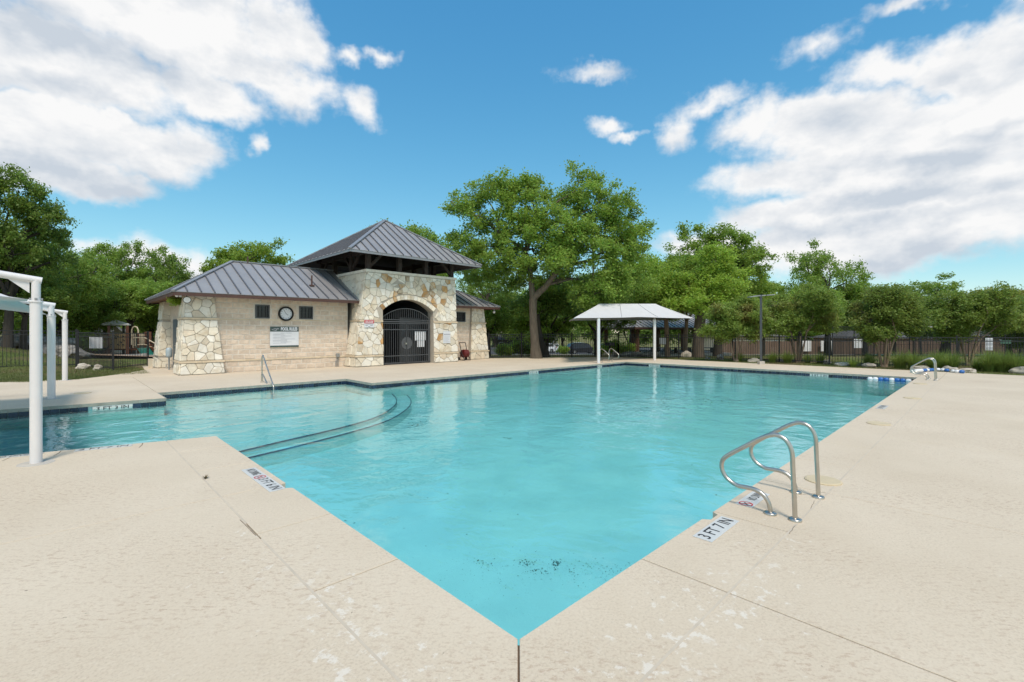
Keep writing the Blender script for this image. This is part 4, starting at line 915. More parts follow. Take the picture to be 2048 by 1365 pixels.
# flood lights under the left eave
def flood(name_label, c, d, r, cm):
    t = thing('flood_light', name_label, 'lamp', c); m = MB(); d = Vector(d).normalized(); c = Vector(c)
    m.tube([c - d*.16, c - d*.1, c], [r*.45, r*.8, r], 14); m.tube([c - d*.12, c - d*.12 + Z*.14], .018, 6); m.build('housing', MT[cm], t, True); m = MB(); m.disc(c + d*.002, r*.82, d, .006, 16); m.build('lens', MT['lamp_glass'], t)
lx, lz = on_y(374, 599, 18.35); flood('black round flood light at the left corner eave', (lx, 18.35, lz-.02), (-.1, -1, -.35), .13, 'black_iron')
lx, lz = on_y(353, 588, 18.45); flood('small white twin lamp nearest the left roof corner', (lx, 18.45, 2.87), (-.5, -1, -.5), .055, 'white_plastic')
lx, lz = on_y(361, 588, 18.45); flood('small white lamp beside the black flood light', (lx, 18.45, 2.87), (.3, -1, -.5), .055, 'white_plastic')
gx_, gz_ = on_y(988, 624.5, 18.5); t = thing('globe_lamp', 'white round lamp under the right roof corner', 'lamp', (gx_, 18.5, gz_)); m = MB(); m.lathe((gx_, 18.5, gz_), [(.01, -.085), (.05, -.07), (.08, -.03), (.085, 0), (.08, .03), (.05, .07), (.02, .085)], 14); m.build('globe', MT['lamp_glass'], t, True); m = MB(); m.tube([(gx_, 18.5, gz_+.08), (gx_, 18.5, 2.9)], .015, 6); m.build('stem', MT['white_plastic'], t)

# --- iron gate in the arch
YG = 18.12
gate = thing('iron_gate', 'dark grey double iron gate with an arched top in the stone archway', 'gate', (AX, YG, 0)); GW = HW - .03
za_l, za_m = 2.18, 2.71; rise = za_m - za_l; RG = (GW**2 + rise**2)/(2*rise); zc = za_m - RG
gz = lambda x: zc + math.sqrt(max(0, RG*RG - (x-AX)**2))
m = MB(); m.tube([(AX+GW*k, YG, gz(AX+GW*k)) for k in np.linspace(-1, 1, 25)], .024, 6); m.build('arch_rail', MT['grey_iron'], gate)
m = MB(); m.bar((AX-GW, YG, 2.06), (AX+GW, YG, 2.06), .045, .05); m.bar((AX-GW, YG, 2.15), (AX+GW, YG, 2.15), .03, .035); m.build('transom', MT['grey_iron'], gate)
for s in (-1, 1): m = MB(); m.bar((AX+s*(GW-.03), YG, .02), (AX+s*(GW-.03), YG, gz(AX+s*(GW-.03))), .06, .06); m.build('jamb', MT['grey_iron'], gate)
m = MB()
for i in range(1, 24): x = AX - GW + 2*GW*i/24; m.bar((x, YG, 2.17), (x, YG, gz(x)), .018, .018)
m.build('fanlight_bars', MT['grey_iron'], gate)['kind'] = 'stuff'
for s in (-1, 1):
    x0, x1 = (AX-GW+.09, AX-.012) if s < 0 else (AX+.012, AX+GW-.09)
    m = MB(); m.bar((x0, YG, .06), (x0, YG, 2.0), .045, .045); m.bar((x1, YG, .06), (x1, YG, 2.0), .045, .045)
    for z in (.08, .42, 1.68, 1.98): m.bar((x0, YG, z), (x1, YG, z), .035, .035)
    lf = m.build('gate_leaf', MT['grey_iron'], gate); m = MB()
    for i in range(1, 11): x = x0 + (x1-x0)*i/11; m.bar((x, YG, .09), (x, YG, 1.97), .018, .018)
    m.build('leaf_bars', MT['grey_iron'], lf)
m = MB(); m.disc((AX+.02, YG-.01, 1.02), .30, (0, -1, 0), .012, 28); m.build('lock_plate', MT['grey_iron'], gate); m = MB(); m.cbox((AX-.05, YG-.05, 1.0), (.04, .025, .04)); m.build('lock', MT['steel'], gate)
p0 = on_y(829, 663, YG+.06); p1 = on_y(850.5, 681, YG+.06)
t = thing('notice_sheet', 'wide white notice fixed behind the right gate bars', 'notice', (p0[0], YG+.06, p1[1])); m = MB(); m.box(p0[0], p1[0], YG+.04, YG+.05, p1[1], p0[1]); m.build('sheet', MT['sign_white'], t)
p0 = on_y(834, 679, YG+.08); p1 = on_y(849, 694, YG+.08)
t = thing('notice_sheet', 'narrow white notice hanging below the wide one on the gate', 'notice', (p0[0], YG+.08, p1[1])); m = MB(); m.box(p0[0], p1[0], YG+.055, YG+.065, p1[1], p0[1]+.05); m.build('sheet', MT['sign_white'], t)
# --- things fixed to the wall
X_ = Vector((1, 0, 0))
x0, x1, z0, z1 = px_rect(540, 653.5, 597.5, 694, YW-.05); t = thing('pool_rules_sign', 'white pool rules board with dark green heading on the block wall', 'sign', ((x0+x1)/2, YW, z0)); w, h = x1-x0, z1-z0; YS = YW-.045
plate(((x0+x1)/2, YS, (z0+z1)/2), X_, Z, w, h, .02, MT['sign_white'], 'board', t)
plate(((x0+x1)/2, YS-.003, z1-.105), X_, Z, w-.004, .205, .003, MT['sign_green'], 'heading_band', t); plate(((x0+x1)/2, YS-.003, z0+.035), X_, Z, w-.004, .07, .003, MT['sign_green'], 'foot_band', t)
place(text_mesh('POOL RULES', .185, .010, 1, w*.58), 'lettering', MT['sign_white'], t, (x0+w*.655, YS-.003, z1-.105), X_, Z)
m = MB(); rq = random.Random(4)
for i in range(11):
    zz = z1-.27-i*(h-.40)/11; a = x0+w*(.10 if i % 3 else .36); m.box(a, a + w*rq.uniform(.35, .52), YS-.0035, YS-.002, zz-.008, zz+.008)
m.build('rule_lines', MT['print_grey'], t)
m = MB(); 
for (a, b) in (((.06, .10), (.22, .15)), ((.12, .06), (.30, .08)), ((.20, .12), (.28, .04))): m.bar((x0+w*a[0], YS-.005, z1-.02-a[1]), (x0+w*b[0], YS-.005, z1-.02-b[1]), .004, .02)
m.build('emblem', MT['print_grey'], t)
cx, cz = on_y(572, 628, YW-.05); t = thing('wall_clock', 'round white clock with black rim between the two small windows', 'clock', (cx, YW, cz)); m = MB(); n = 36; r1, r0 = .305, .235
for (ra, ya_, rb, yb2) in ((r1, YW-.02, r1, YW-.075), (r1, YW-.075, r0, YW-.085), (r0, YW-.085, r0, YW-.05)):
    m.add([(cx+r*math.cos(2*math.pi*k/n), y, cz+r*math.sin(2*math.pi*k/n)) for (r, y) in ((ra, ya_), (rb, yb2)) for k in range(n)], [(k, (k+1) % n, n+(k+1) % n, n+k) for k in range(n)])
m.build('rim', MT['rubber'], t); m = MB(); m.disc((cx, YW-.05, cz), r0+.005, (0, -1, 0), .004, 36); m.build('face', MT['sign_white'], t)
for i in range(12):
    a = math.pi/2 - i*math.pi/6; place(text_mesh(str(i or 12), .06, .001), 'numeral', MT['ink'], t, (cx+.195*math.cos(a), YW-.055, cz+.195*math.sin(a)), X_, Z)
for (a, l, wd) in ((R(120), .17, .012), (R(-35), .10, .016)):
    m = MB(); m.bar((cx, YW-.058, cz), (cx+l*math.cos(a), YW-.058, cz+l*math.sin(a)), .002, wd, (0, 0, 1)); m.build('hand', MT['ink'], t)
bx, bz = on_y(675.5, 711, YW-.06); t = thing('meter_box', 'small grey electrical box with conduit low on the block wall', 'box', (bx, YW, 0)); m = MB(); m.box(bx-.07, bx+.07, YW-.10, YW-.005, bz-.08, bz+.08); m.build('box', MT['galv'], t)
m = MB(); m.tube([(bx-.03, YW-.05, bz-.08), (bx-.03, YW-.05, .01)], .018, 8); m.tube([(bx+.03, YW-.05, bz-.08), (bx+.03, YW-.05, .01)], .014, 8); m.tube([(bx-.09, YW-.05, .01), (bx-.09, YW-.05, .26), (bx-.06, YW-.05, .28)], .014, 8); m.build('conduit', MT['galv'], t)
x0, x1, z0, z1 = px_rect(728.8, 640, 748.2, 655.4, TV(2)-.07); t = thing('warning_sign', 'small red and white warning sign left of the gate', 'sign', ((x0+x1)/2, TV(2), z0)); ys = TV(2)-.065
plate(((x0+x1)/2, ys, (z0+z1)/2), X_, Z, x1-x0, z1-z0, .012, MT['sign_white'], 'board', t); plate(((x0+x1)/2, ys-.002, z1-.085), X_, Z, x1-x0, .15, .003, MT['red_paint'], 'red_heading', t)
m = MB()
for (a, b, zz, hh) in ((.1, .42, .05, .03), (.5, .62, .05, .04), (.68, .92, .05, .03), (.1, .9, .11, .025)): m.box(x0+(x1-x0)*a, x0+(x1-x0)*b, ys-.004, ys-.003, z1-zz-hh/2-.01, z1-zz+hh/2-.01)
m.build('heading_print', MT['sign_white'], t); m = MB()
for (a, b, zz) in ((.1, .9, .19), (.1, .35, .25), (.6, .85, .25), (.38, .6, .31)): m.box(x0+(x1-x0)*a, x0+(x1-x0)*b, ys-.002, ys-.001, z1-zz-.008, z1-zz+.008)
m.build('print_lines', MT['ink'], t)
x0, x1, z0, z1 = px_rect(886.5, 663, 901, 686.5, TV(1)-.07); t = thing('information_sign', 'narrow white information sign on the stones right of the gate', 'sign', ((x0+x1)/2, TV(1), z0)); ys = TV(1)-.065
plate(((x0+x1)/2, ys, (z0+z1)/2), X_, Z, x1-x0, z1-z0, .012, MT['sign_white'], 'board', t); m = MB(); m.box(x0+.03, x1-.03, ys-.002, ys-.001, z1-.2, z1-.13)
for i in range(7): m.box(x0+.05, x1-.05-.05*(i % 3), ys-.002, ys-.001, z1-.27-i*.045, z1-.258-i*.045)
m.build('print_lines', MT['print_grey'], t)
# hose reel cart
p = at(926, 721); t = thing('hose_reel_cart', 'dark red hose reel cart with black frame by the right pier', 'hose cart', (p.x, 18.35, 0)); hx, hy = p.x, 18.35
m = MB()
for s in (-.2, .2): m.tube([(hx+s, hy-.25, .03), (hx+s-.02, hy+.02, .5), (hx+s-.04, hy+.15, .98)], .02, 6); m.tube([(hx+s, hy+.2, .03), (hx+s-.02, hy, .48)], .02, 6); m.tube([(hx+s, hy-.25, .03), (hx+s, hy+.2, .03)], .02, 6)
m.tube([(hx-.24, hy+.15, .98), (hx+.16, hy+.15, .98)], .022, 6); m.build('frame', MT['black_iron'], t)
m = MB(); 
for s in (-1, 1): m.disc((hx+s*.15, hy-.02, .38), .21, (s, 0, 0), .02, 20)
m.tube([(hx-.15, hy-.02, .38), (hx+.15, hy-.02, .38)], .2, 18); m.build('reel', MT['red_plastic'], t)
m = MB(); m.tube([(hx + .13*math.sin(k*.42), hy-.02 + .215*math.cos(k*1.0), .38 + .215*math.sin(k*1.0)) for k in range(60)], .014, 5); m.build('hose', MT['red_plastic'], t, True)
for s in (-.27, .27): m = MB(); m.disc((hx+s-.02, hy+.22, .1), .1, (1, 0, 0), .04, 16); m.build('wheel', MT['rubber'], t)
# concrete blocks and blue bottle by the left pier
p = at(343, 737); t = thing('concrete_block', 'hollow grey concrete block standing by the left pier', 'block', (p.x, p.y, 0)); m = MB()
for (a, b, c_, d) in ((-.2, .2, 0, .03), (-.2, .2, .17, .2), (-.2, -.165, .03, .17), (-.018, .018, .03, .17), (.165, .2, .03, .17)): m.box(p.x+a, p.x+b, p.y-.1, p.y+.1, c_, d)
m.build('shell', MT['concrete'], t)
p = at(318, 737); mb = MB(); mb.box(p.x-.35, p.x-.2, p.y+.2, p.y+.3, 0, .42); tag(mb.build('stone_block', MT['stone_tan']), 'upright pale stone block against the far left pier', 'block')
p = at(337, 712, .5); t = thing('water_tank', 'pale blue small tank on a pipe by the far left pier', 'tank', (p.x, p.y, 0)); q = Vector(at_d(338, 19.3)); m = MB(); m.lathe((q.x, q.y, 0), [(.02, .50), (.10, .53), (.115, .6), (.115, .82), (.09, .9), (.02, .92)], 14); m.build('tank', mat('pale_blue', (.38, .46, .50), .4), t, True); m = MB(); m.tube([(q.x, q.y, .0), (q.x, q.y, .52)], .03, 8); m.build('pipe', MT['galv'], t)

# ------------------------------------------------------------------ pool rails
def smooth_path(P, k=7): return catmull([Vector(p) for p in P], k)
RAILP = [on_x(px, py, 2.74) for px, py in ((1590, 1040), (1588, 990), (1585.5, 940), (1583.5, 905), (1574, 884), (1560, 873), (1545, 870), (1524, 876), (1490, 893), (1456, 911), (1445, 921), (1443, 935), (1448, 949), (1458, 961), (1474, 971), (1492, 975), (1508, 979), (1524, 988), (1535, 1002), (1540, 1018), (1540.5, 1028))]
y_shift = -.57 - RAILP[0][0]; RAILP = [(y + y_shift, max(0, z)) for y, z in RAILP]; RAILP[0] = (RAILP[0][0], 0); RAILP[-1] = (RAILP[-1][0], 0)
def grab_rail(label, x, y, flip=False):
    t = thing('grab_rail', label, 'handrail', (x, y, 0), 'stainless pool ladder rails'); s = -1 if flip else 1
    P = [(x, y + s*(q[0]), q[1]) for q in RAILP]
    m = MB(); m.tube(smooth_path(P, 4), .0195, 12); m.build('tube', MT['steel'], t, True)
    for q in (RAILP[0], RAILP[-1]): m = MB(); m.lathe((x, y + s*q[0], 0), [(.052, 0), (.052, .014), (.045, .02), (.024, .026)], 18); m.build('flange', MT['steel'], t, True)
grab_rail('near stainless grab rail beside the 3 FT 7 IN plate', 2.74, 0); grab_rail('stainless grab rail just behind the nearest one', 3.51, 0)
grab_rail('front rail of the far right pair by the lane floats', 18.65, .05); grab_rail('back rail of the far right pair by the lane floats', 19.25, .05)
grab_rail('left rail of the far pair under the canopy', 18.05, 11.6, True); grab_rail('right rail of the far pair under the canopy', 18.9, 11.6, True)
p = at(524, 765); t = thing('step_handrail', 'stainless step rail sloping into the water before the block wall', 'handrail', (p.x, p.y, 0)); x0, y0 = p.x, p.y
m = MB(); m.tube(smooth_path([(x0, y0, 0), (x0, y0, .45), (x0, y0, .76), (x0+.0, y0-.06, .84), (x0, y0-.14, .80), (x0, y0-.65, .35), (x0, y0-1.02, .03), (x0, y0-1.1, -.10), (x0, y0-1.08, -.3), (x0, y0-1.05, -.5)], 5), .0195, 10)
m.tube(smooth_path([(x0, y0-.02, .23), (x0, y0-.09, .24), (x0, y0-.5, .0), (x0, y0-1.0, -.28)], 5), .0195, 10); m.build('tube', MT['steel'], t, True)
m = MB(); m.lathe((x0, y0, 0), [(.052, 0), (.052, .014), (.024, .026)], 16); m.build('flange', MT['steel'], t)
m = MB(); m.tube([(x0, y0, .0), (x0, y0, .26)], .03, 10); m.build('sleeve', MT['steel'], t)

# ------------------------------------------------------------------ lane line floats
def float_mesh(mname):
    m = MB(); prof = [(.01, -.075), (.04, -.072), (.062, -.05), (.068, 0), (.062, .05), (.04, .072), (.01, .075)]; n = 12
    vs = [(z, r*math.cos(2*math.pi*k/n), r*math.sin(2*math.pi*k/n)) for r, z in prof for k in range(n)]; q = len(prof)
    m.add(vs, [(i*n+k, i*n+(k+1) % n, (i+1)*n+(k+1) % n, (i+1)*n+k) for i in range(q-1) for k in range(n)]); return m.mesh('float', MT[mname], True)
FM = {'w': float_mesh('white_plastic'), 'b': float_mesh('blue_plastic')}
def lane_line(label, pts, seq, rope=True):
    pts = [Vector(p) for p in pts]; P = catmull(pts, 8) if len(pts) > 2 else pts; t = thing('lane_line', label, 'lane line', P[0])
    m = MB(); m.tube(P, .007, 5); m.build('rope', MT['rope'], t)
    L_ = [0]
    for i in range(len(P)-1): L_.append(L_[-1] + (P[i+1]-P[i]).length)
    s = .1; i = 0
    while s < L_[-1]-.05 and i < len(seq):
        k = max(j for j in range(len(P)-1) if L_[j] <= s); q = P[k] + (P[k+1]-P[k]) * ((s-L_[k])/max(1e-6, L_[k+1]-L_[k])); d = P[k+1]-P[k]
        if seq[i] != '-': o = link('float', FM[seq[i]]); o.location = q; o.rotation_euler = (0, 0, math.atan2(d.y, d.x)); put(o, t)
        s += .152; i += 1
a = at(1752, 756.5, WZ); b = at(1828, 758, WZ); a = Vector((19.2, 1.35, WZ+.02)); b = Vector((19.35, .05, WZ+.02))
lane_line('blue and white float line lying in the water at the far corner', [a, (19.35, .7, WZ+.02), b], 'wwbbwbbwwb')
def dk(px, py): p = at(px, py); return (p.x, p.y, .062)
lane_line('blue and white float line lying on the far deck behind the rails', [dk(1822, 746.5), dk(1850, 744), dk(1875, 743), dk(1897, 744.5)], 'w-wwwwbbwbbbwwbbw')
lane_line('short end of float line with two blue and white pairs on deck', [dk(1902, 745.5), dk(1918, 747), dk(1936, 747.5)], 'wwbwbbwwbbw')

# ------------------------------------------------------------------ left cantilever shade
sh = thing('cantilever_shade', 'white cantilever shade frame with three round posts along the left', 'shade structure', (-1.85, 6.35, 0))
def shade_post(x, y, r):
    m = MB(); m.tube([(x, y, 0), (x, y, 1.955)], r, 24); po = m.build('post', MT['white_paint'], sh, True)
    m = MB(); m.lathe((x, y, 1.95), [(r*1.16, 0), (r*1.16, .016), (r*1.07, .02)], 24); m.build('collar', MT['white_paint'], po)
    m = MB(); m.tube([(x, y, 1.96), (x, y, 2.225)], r*.74, 18); m.build('head', MT['white_paint'], po, True)
    m = MB(); m.tube([(x+r*.9, y, 2.215), (x-2.4, y, 2.60)], r*.75, 16); m.build('arm', MT['white_paint'], sh, True)
    m = MB(); m.add([(x-.055, y-.008, 2.06), (x-.055, y-.008, 2.20), (x-.24, y-.008, 2.225), (x-.055, y+.008, 2.06), (x-.055, y+.008, 2.20), (x-.24, y+.008, 2.225)], [(0,1,2),(5,4,3),(0,3,4,1),(1,4,5,2),(2,5,3,0)]); m.build('gusset', MT['white_paint'], sh)
    m = MB()
    for z in (1.99,):
        for a in (0, 1.57, 3.14, 4.71): m.cbox((x+r*.85*math.cos(a), y+r*.85*math.sin(a), z), (.012, .012, .012))
    m.build('bolts', MT['galv'], po)
    m = MB(); m.lathe((x, y, .0005), [(.17, 0), (.165, .004), (.1, .006)], 20); m.build('grout_ring', MT['concrete'], po)
for (x, y, r) in ((-1.92, 6.35, .056), (-1.86, 13.78, .073), (-1.6, 19.25, .07)): shade_post(x, y, r)
# tensioned fabric hung between the arms: hipped sail with sagging edges
def sail(corners, apexes, nseg, parent, mname, sag=.12):
    m = MB(); k = nseg
    def patch(A, B, C, D):   # bilinear patch A-B (edge), D-C (ridge) with inward sag
        vs = []
        for i in range(k+1):
            for j in range(k+1):
                s, t = i/k, j/k; p = (A*(1-s)+B*s)*(1-t) + (D*(1-s)+C*s)*t
                p = p + Vector((0, 0, -sag*4*t*(1-t)*.35)) + ((A+B+C+D)/4 - (A*(1-s)+B*s)).normalized()*(sag*4*s*(1-s)*(1-t)); vs.append(p)
        m.add(vs, [(i*(k+1)+j, (i+1)*(k+1)+j, (i+1)*(k+1)+j+1, i*(k+1)+j+1) for i in range(k) for j in range(k)])
    c = [Vector(q) for q in corners]; a = [Vector(q) for q in apexes]
    patch(c[0], c[1], a[1], a[0]); patch(c[1], c[2], a[1], a[1]); patch(c[2], c[3], a[0], a[1]); patch(c[3], c[0], a[0], a[0])
    return m.build('canopy', MT[mname], parent, True)
sail([(-1.99, 6.43, 1.99), (-4.4, 6.43, 2.1), (-4.4, 13.7, 2.1), (-1.93, 13.7, 1.99)], [(-3.3, 10.0, 2.7), (-3.3, 10.1, 2.7)], 14, sh, 'fabric', .55)

# ------------------------------------------------------------------ wide shade canopy at the far corner
can = thing('shade_canopy', 'wide pale grey fabric canopy on two white posts at the far corner', 'shade structure', (19.6, 11.6, 0))
def pt(px, py, d): p = at_d(px, d); p.z = zat(py, d); return p
cFL = pt(1148, 636.5, 22.3); cFR = pt(1387, 637, 26.6); cBL = pt(1138, 641.5, 28.0); dvec = cBL - cFL; cBR = cFR + dvec*1.0; cBR.z = cFR.z; cBL.z = cFL.z
rL = pt(1198, 608, 25.6); rR = pt(1311, 608, 26.6)
sail([cFL, cFR, cBR, cBL], [rL, rR], 8, can, 'fabric', .14)
for (px, py) in ((1197, 727), (1309, 721)):
    b = at(px, py); top = 2.24; m = MB(); m.tube([b, (b.x, b.y, top)], .08, 18); po = m.build('post', MT['white_paint'], can, True)
    r = rL if px < 1250 else rR
    m = MB(); m.tube([(b.x, b.y, top-.04), (r.x, r.y, 3.0)], .05, 10); m.build('arm', MT['white_paint'], can, True)
m = MB(); m.tube([rL - Z*.06, rR - Z*.06], .05, 10)
for c_, r in ((cFL, rL), (cFR, rR), (cBL, rL), (cBR, rR)): m.tube([r - Z*.06, Vector(c_) + (r - Vector(c_))*.02 - Z*.03], .035, 8)
m.build('frame', MT['white_paint'], can, True)
m = MB()      # seams in the cloth
for f in (.36, .68):
    a = rL + (rR-rL)*f; b = cFL + (cFR-cFL)*f
    P = [a + (b-a)*t + Z*(-.049*4*t*(1-t) + .012) + (a-b).normalized()*(.14*4*f*(1-f)*t*0) for t in np.linspace(0, .93, 9)]; m.tube(P, .008, 4)
m.build('seam', MT['roof_trim'], can)

# ------------------------------------------------------------------ iron fences
def fence(label, pts, h, picket=.115, post_every=2.4, zbase=None, group='black iron picket fence runs', nm='iron_fence'):
    P = [Vector((p[0], p[1], 0)) for p in pts]; t = thing(nm, label, 'fence', P[0], group)
    gz_ = lambda p: max(ground_z(p.x, p.y), -.02) if zbase is None else zbase
    first = True
    for a, b in zip(P, P[1:]):
        L_ = (b-a).length; n = max(1, round(L_/post_every)); d = (b-a)/n
        for i in range(n + 1):
            if i == 0 and not first: continue
            q = a + d*i; z = gz_(q); m = MB(); m.box(q.x-.032, q.x+.032, q.y-.032, q.y+.032, z-.1, z+h+.05); m.cbox((q.x, q.y, z+h+.06), (.04, .04, .012)); m.build('post', MT['black_iron'], t)
        first = False
        for i in range(n):
            q0, q1 = a + d*i, a + d*(i+1); z0, z1 = gz_(q0), gz_(q1); m = MB()
            for zz in (.12, h-.18, h-.02): m.bar((q0.x, q0.y, z0+zz), (q1.x, q1.y, z1+zz), .028, .032)
            k = max(2, round((q1-q0).length/picket))
            for j in range(1, k): f = j/k; q = q0 + (q1-q0)*f; z = z0 + (z1-z0)*f; m.bar((q.x, q.y, z+.06), (q.x, q.y, z+h), .017, .017)
            m.build('picket_panel', MT['black_iron'], t)
    return t
fence('black picket fence running from the right pier past the big oak', [(16.3, 18.75), (18.2, 17.9), (20.9, 16.2), (23.1, 14.3)], 1.46)
fence('black picket fence behind the canopy beside the picnic pavilion', [(23.1, 14.3), (24.4, 11.0), (25.1, 8.2)], 1.42)
fence('black picket fence behind the crape myrtles on the right', [(25.2, 8.1), (25.3, 1.5), (28.5, -3.0), (33, -8.5)], 1.36)
q0 = at(316, 742); fence('black picket fence in front of the playground', [(1.2, 25.4), (-.15, 23.4), (-1.15, 26.3)], 1.55)
fence('black picket fence along the top of the left lawn', [(-1.2, 26.4), (-4.3, 26.0), (-12, 25.5), (-22, 25)], 1.6)
# white boards hung on the fences
def fence_board(label, x0, y0, x1, y1, d, lines=False, m_='sign_white'):
    a = at_d(x0, d); b = at_d(x1, d); z1_, z0_ = zat(y0, d), zat(y1, d); x = (b-a).normalized(); t = thing('fence_board', label, 'sign', ((a+b)/2 + Z*z0_), 'white boards hung on the iron fence')
    plate((a+b)/2 + Z*((z0_+z1_)/2), x, Z, (b-a).length, z1_-z0_, .012, MT[m_], 'board', t); return t
fence_board('white board on the fence before the playground', 178, 673.5, 205, 697, 20.3)
fence_board('small white board on the fence beside the right canopy post', 1319, 675.5, 1331.5, 689, 29.0)
fence_board('white board on the fence between the two right crape myrtles', 1708, 678.5, 1724.5, 696.5, 23.8)
t = fence_board('tall white and grey board on the fence at far right', 1971, 676, 1986.5, 701, 28.5)
a = at_d(1971, 28.49); b = at_d(1986.5, 28.49); mid = (a+b)/2; w = (b-a).length
for (ya, yb2) in ((679, 684), (686, 691), (694, 699)): plate(mid + Z*((zat(ya, 28.5)+zat(yb2, 28.5))/2) - FWD*.006, RGT, Z, w*.8, zat(ya, 28.5)-zat(yb2, 28.5), .003, MT['print_grey'], 'print_block', t)
fence_board('small green and white sign on the court gate', 2001, 681, 2022, 688, 30, m_='court_green')

# ------------------------------------------------------------------ lamp post
p = at(1522, 729); t = thing('lamp_post', 'dark square lamp post with two flat heads on a concrete base', 'lamp post', (p.x, p.y, 0)); m = MB(); m.lathe((p.x, p.y, -.05), [(.17, 0), (.17, .19), (.16, .2)], 4); m.build('base', MT['concrete'], t)
h_ = zat(590, depth(p.x, p.y)); m = MB(); m.bar((p.x, p.y, .15), (p.x, p.y, h_), .085, .085); m.build('pole', MT['grey_iron'], t)
for s, zz in ((-1, -.05), (1, .03)):
    c_ = Vector((p.x, p.y, h_-.04)) + RGT*(s*.38); m = MB(); m.bar((p.x, p.y, h_-.04), c_ + Z*zz*.6, .05, .05); m.bar(c_ - RGT*s*.15 + Z*zz*.5, c_ + RGT*s*.22 + Z*zz*1.4, .24, .045); hd = m.build('lamp_head', MT['galv'], t)

# ------------------------------------------------------------------ boulders
from mathutils import noise as mnoise
def boulder(label, x, y, sx, sy, sz, seed, dark=False, group='boulders in the planting beds', z=None):
    bm = bmesh.new(); bmesh.ops.create_icosphere(bm, subdivisions=3, radius=1)
    for v in bm.verts:
        n = mnoise.noise(v.co*1.3 + Vector((seed*7.1, seed*3.3, 0)))*.38 + mnoise.noise(v.co*3.1 + Vector((seed, 0, seed)))*.16; v.co *= 1 + n
        q = 5; v.co.x += .12*math.floor(v.co.z*3)/3*mnoise.noise(Vector((seed, v.co.z*2, 0)))
        v.co = Vector((v.co.x*sx, v.co.y*sy, v.co.z*sz))
    me = bpy.data.meshes.new('boulder'); bm.to_mesh(me); bm.free(); me.materials.append(MT['boulder_dark' if dark else 'boulder']); me.polygons.foreach_set('use_smooth', [False]*len(me.polygons))
    o = link('boulder', me); o.location = (x, y, (ground_z(x, y) if z is None else z) + sz*.35); o.rotation_euler = (0, 0, seed*1.7); tag(o, label, 'boulder', group)
BL = [(1373, 714, 'pointed pale boulder between the canopy post and big tree trunk', .45, .40), (1440, 719, 'pointed pale boulder left of the lamp post', .45, .33), (1508, 724, 'flat pale boulder touching the lamp post base', .42, .22),
      (1653, 727, 'flat pale boulder below the middle crape myrtle', .45, .22), (1683, 731, 'low brown boulder left of the fence board', .42, .18), (1738, 734, 'flat slab boulder left of the crape myrtle by the white board', .5, .2),
      (1840, 739, 'flat boulder behind the far right grab rails', .5, .2), (1898, 742, 'grey wedge boulder behind the deck float line', .42, .22), (1932, 744, 'long pale flat boulder at the foot of the rightmost crape myrtle', .62, .18), (2046, 747, 'boulder cut off at the right edge of the photo', .5, .3),
      (1560, 722, 'small pale rock right of the lamp post', .25, .12), (1415, 718, 'small pale rock under the big tree trunk', .22, .14)]
for i, (px, py, lab, s, hz) in enumerate(BL): p = at(px, py); boulder(lab, p.x, p.y, s*.72, s*.42, hz*.7, i+1)
for i, (px, d, lab, s, hz, zz) in enumerate(((165, 19.6, 'pale rounded rock on the lawn before the playground fence', .28, .17, .02), (196, 19.3, 'smaller pale rock beside the fence post on the lawn', .24, .15, 0), (120, 27, 'long grey boulder behind the third shade post', 1.2, .4, .3), (150, 26.5, 'pale boulder at the left end of the playground edge', 1.2, .35, .05), (255, 29.5, 'long dark boulder bordering the playground', 1.7, .26, -.2), (289, 29, 'pale blocky boulder below the green slide', .55, .28, -.2), (215, 28.5, 'low dark boulder under the small slide', 1.2, .22, -.2), (30, 27, 'dark boulder on top of the left lawn', 1.3, .5, .75), (85, 29, 'grey boulder between the first and second shade posts', 1.5, .6, .6), (308, 30, 'pale boulder right of the green slide', .5, .3, -.3))):
    p = at_d(px, d); boulder(lab, p.x, p.y, s, s*.6, hz, i+31, i > 1, 'boulders around the playground', zz)
for i, (px, d) in enumerate(((1255, 33), (1275, 32.5), (1295, 32), (1232, 33.5), (1305, 31.5), (1262, 31.5))):
    p = at_d(px, d); boulder(['grey rock left of the pavilion in front', 'second grey rock along the pavilion edge', 'grey rock behind the right canopy post', 'grey rock by the barbecue grill', 'small grey rock right of the canopy post', 'low grey rock at the fence below the pavilion'][i], p.x, p.y, .55, .35, .26, i+60, True, 'rocks edging the pavilion')

# ------------------------------------------------------------------ playground
PD = 33.0; pz = -.5
def pp(px, d=PD): return at_d(px, d)
def PZ(py, d=PD): return zat(py, d)
pg = thing('play_structure', 'brown and tan play structure with slides behind the left fence', 'playground', pp(235) + Z*pz)
m = MB(); q = [pp(125, 27), pp(330, 27), pp(345, 40), pp(110, 42)]; m.add([(a.x, a.y, ground_z(a.x, a.y)+.12) for a in q], [(0, 1, 2, 3)]); tag(m.build('playground_surface', MT['bark_chip']), 'tan bark chips under the play structure', kind='structure')
def vpost(px, y0, y1, w, mname, d=PD, nm='post'): a = pp(px, d); m = MB(); m.bar((a.x, a.y, PZ(y1, d)), (a.x, a.y, PZ(y0, d)), w, w); m.build(nm, MT[mname], pg)
for px in (217.5, 254.5): vpost(px, 652, 724, .16, 'play_brown')
for px in (209, 247): vpost(px, 652, 722, .14, 'play_dark', PD+1.4)
for px in (172, 263, 276, 291, 300): vpost(px, 664 if px > 200 else 674, 722, .13, 'play_brown', PD+.6)
a, b, c_, e = pp(201), pp(258), pp(262, PD+1.9), pp(205, PD+1.9); zt = PZ(651)
m = MB(); m.prism([a, b, c_, e], zt, zt+.10); ap_ = (a+b+c_+e)/4
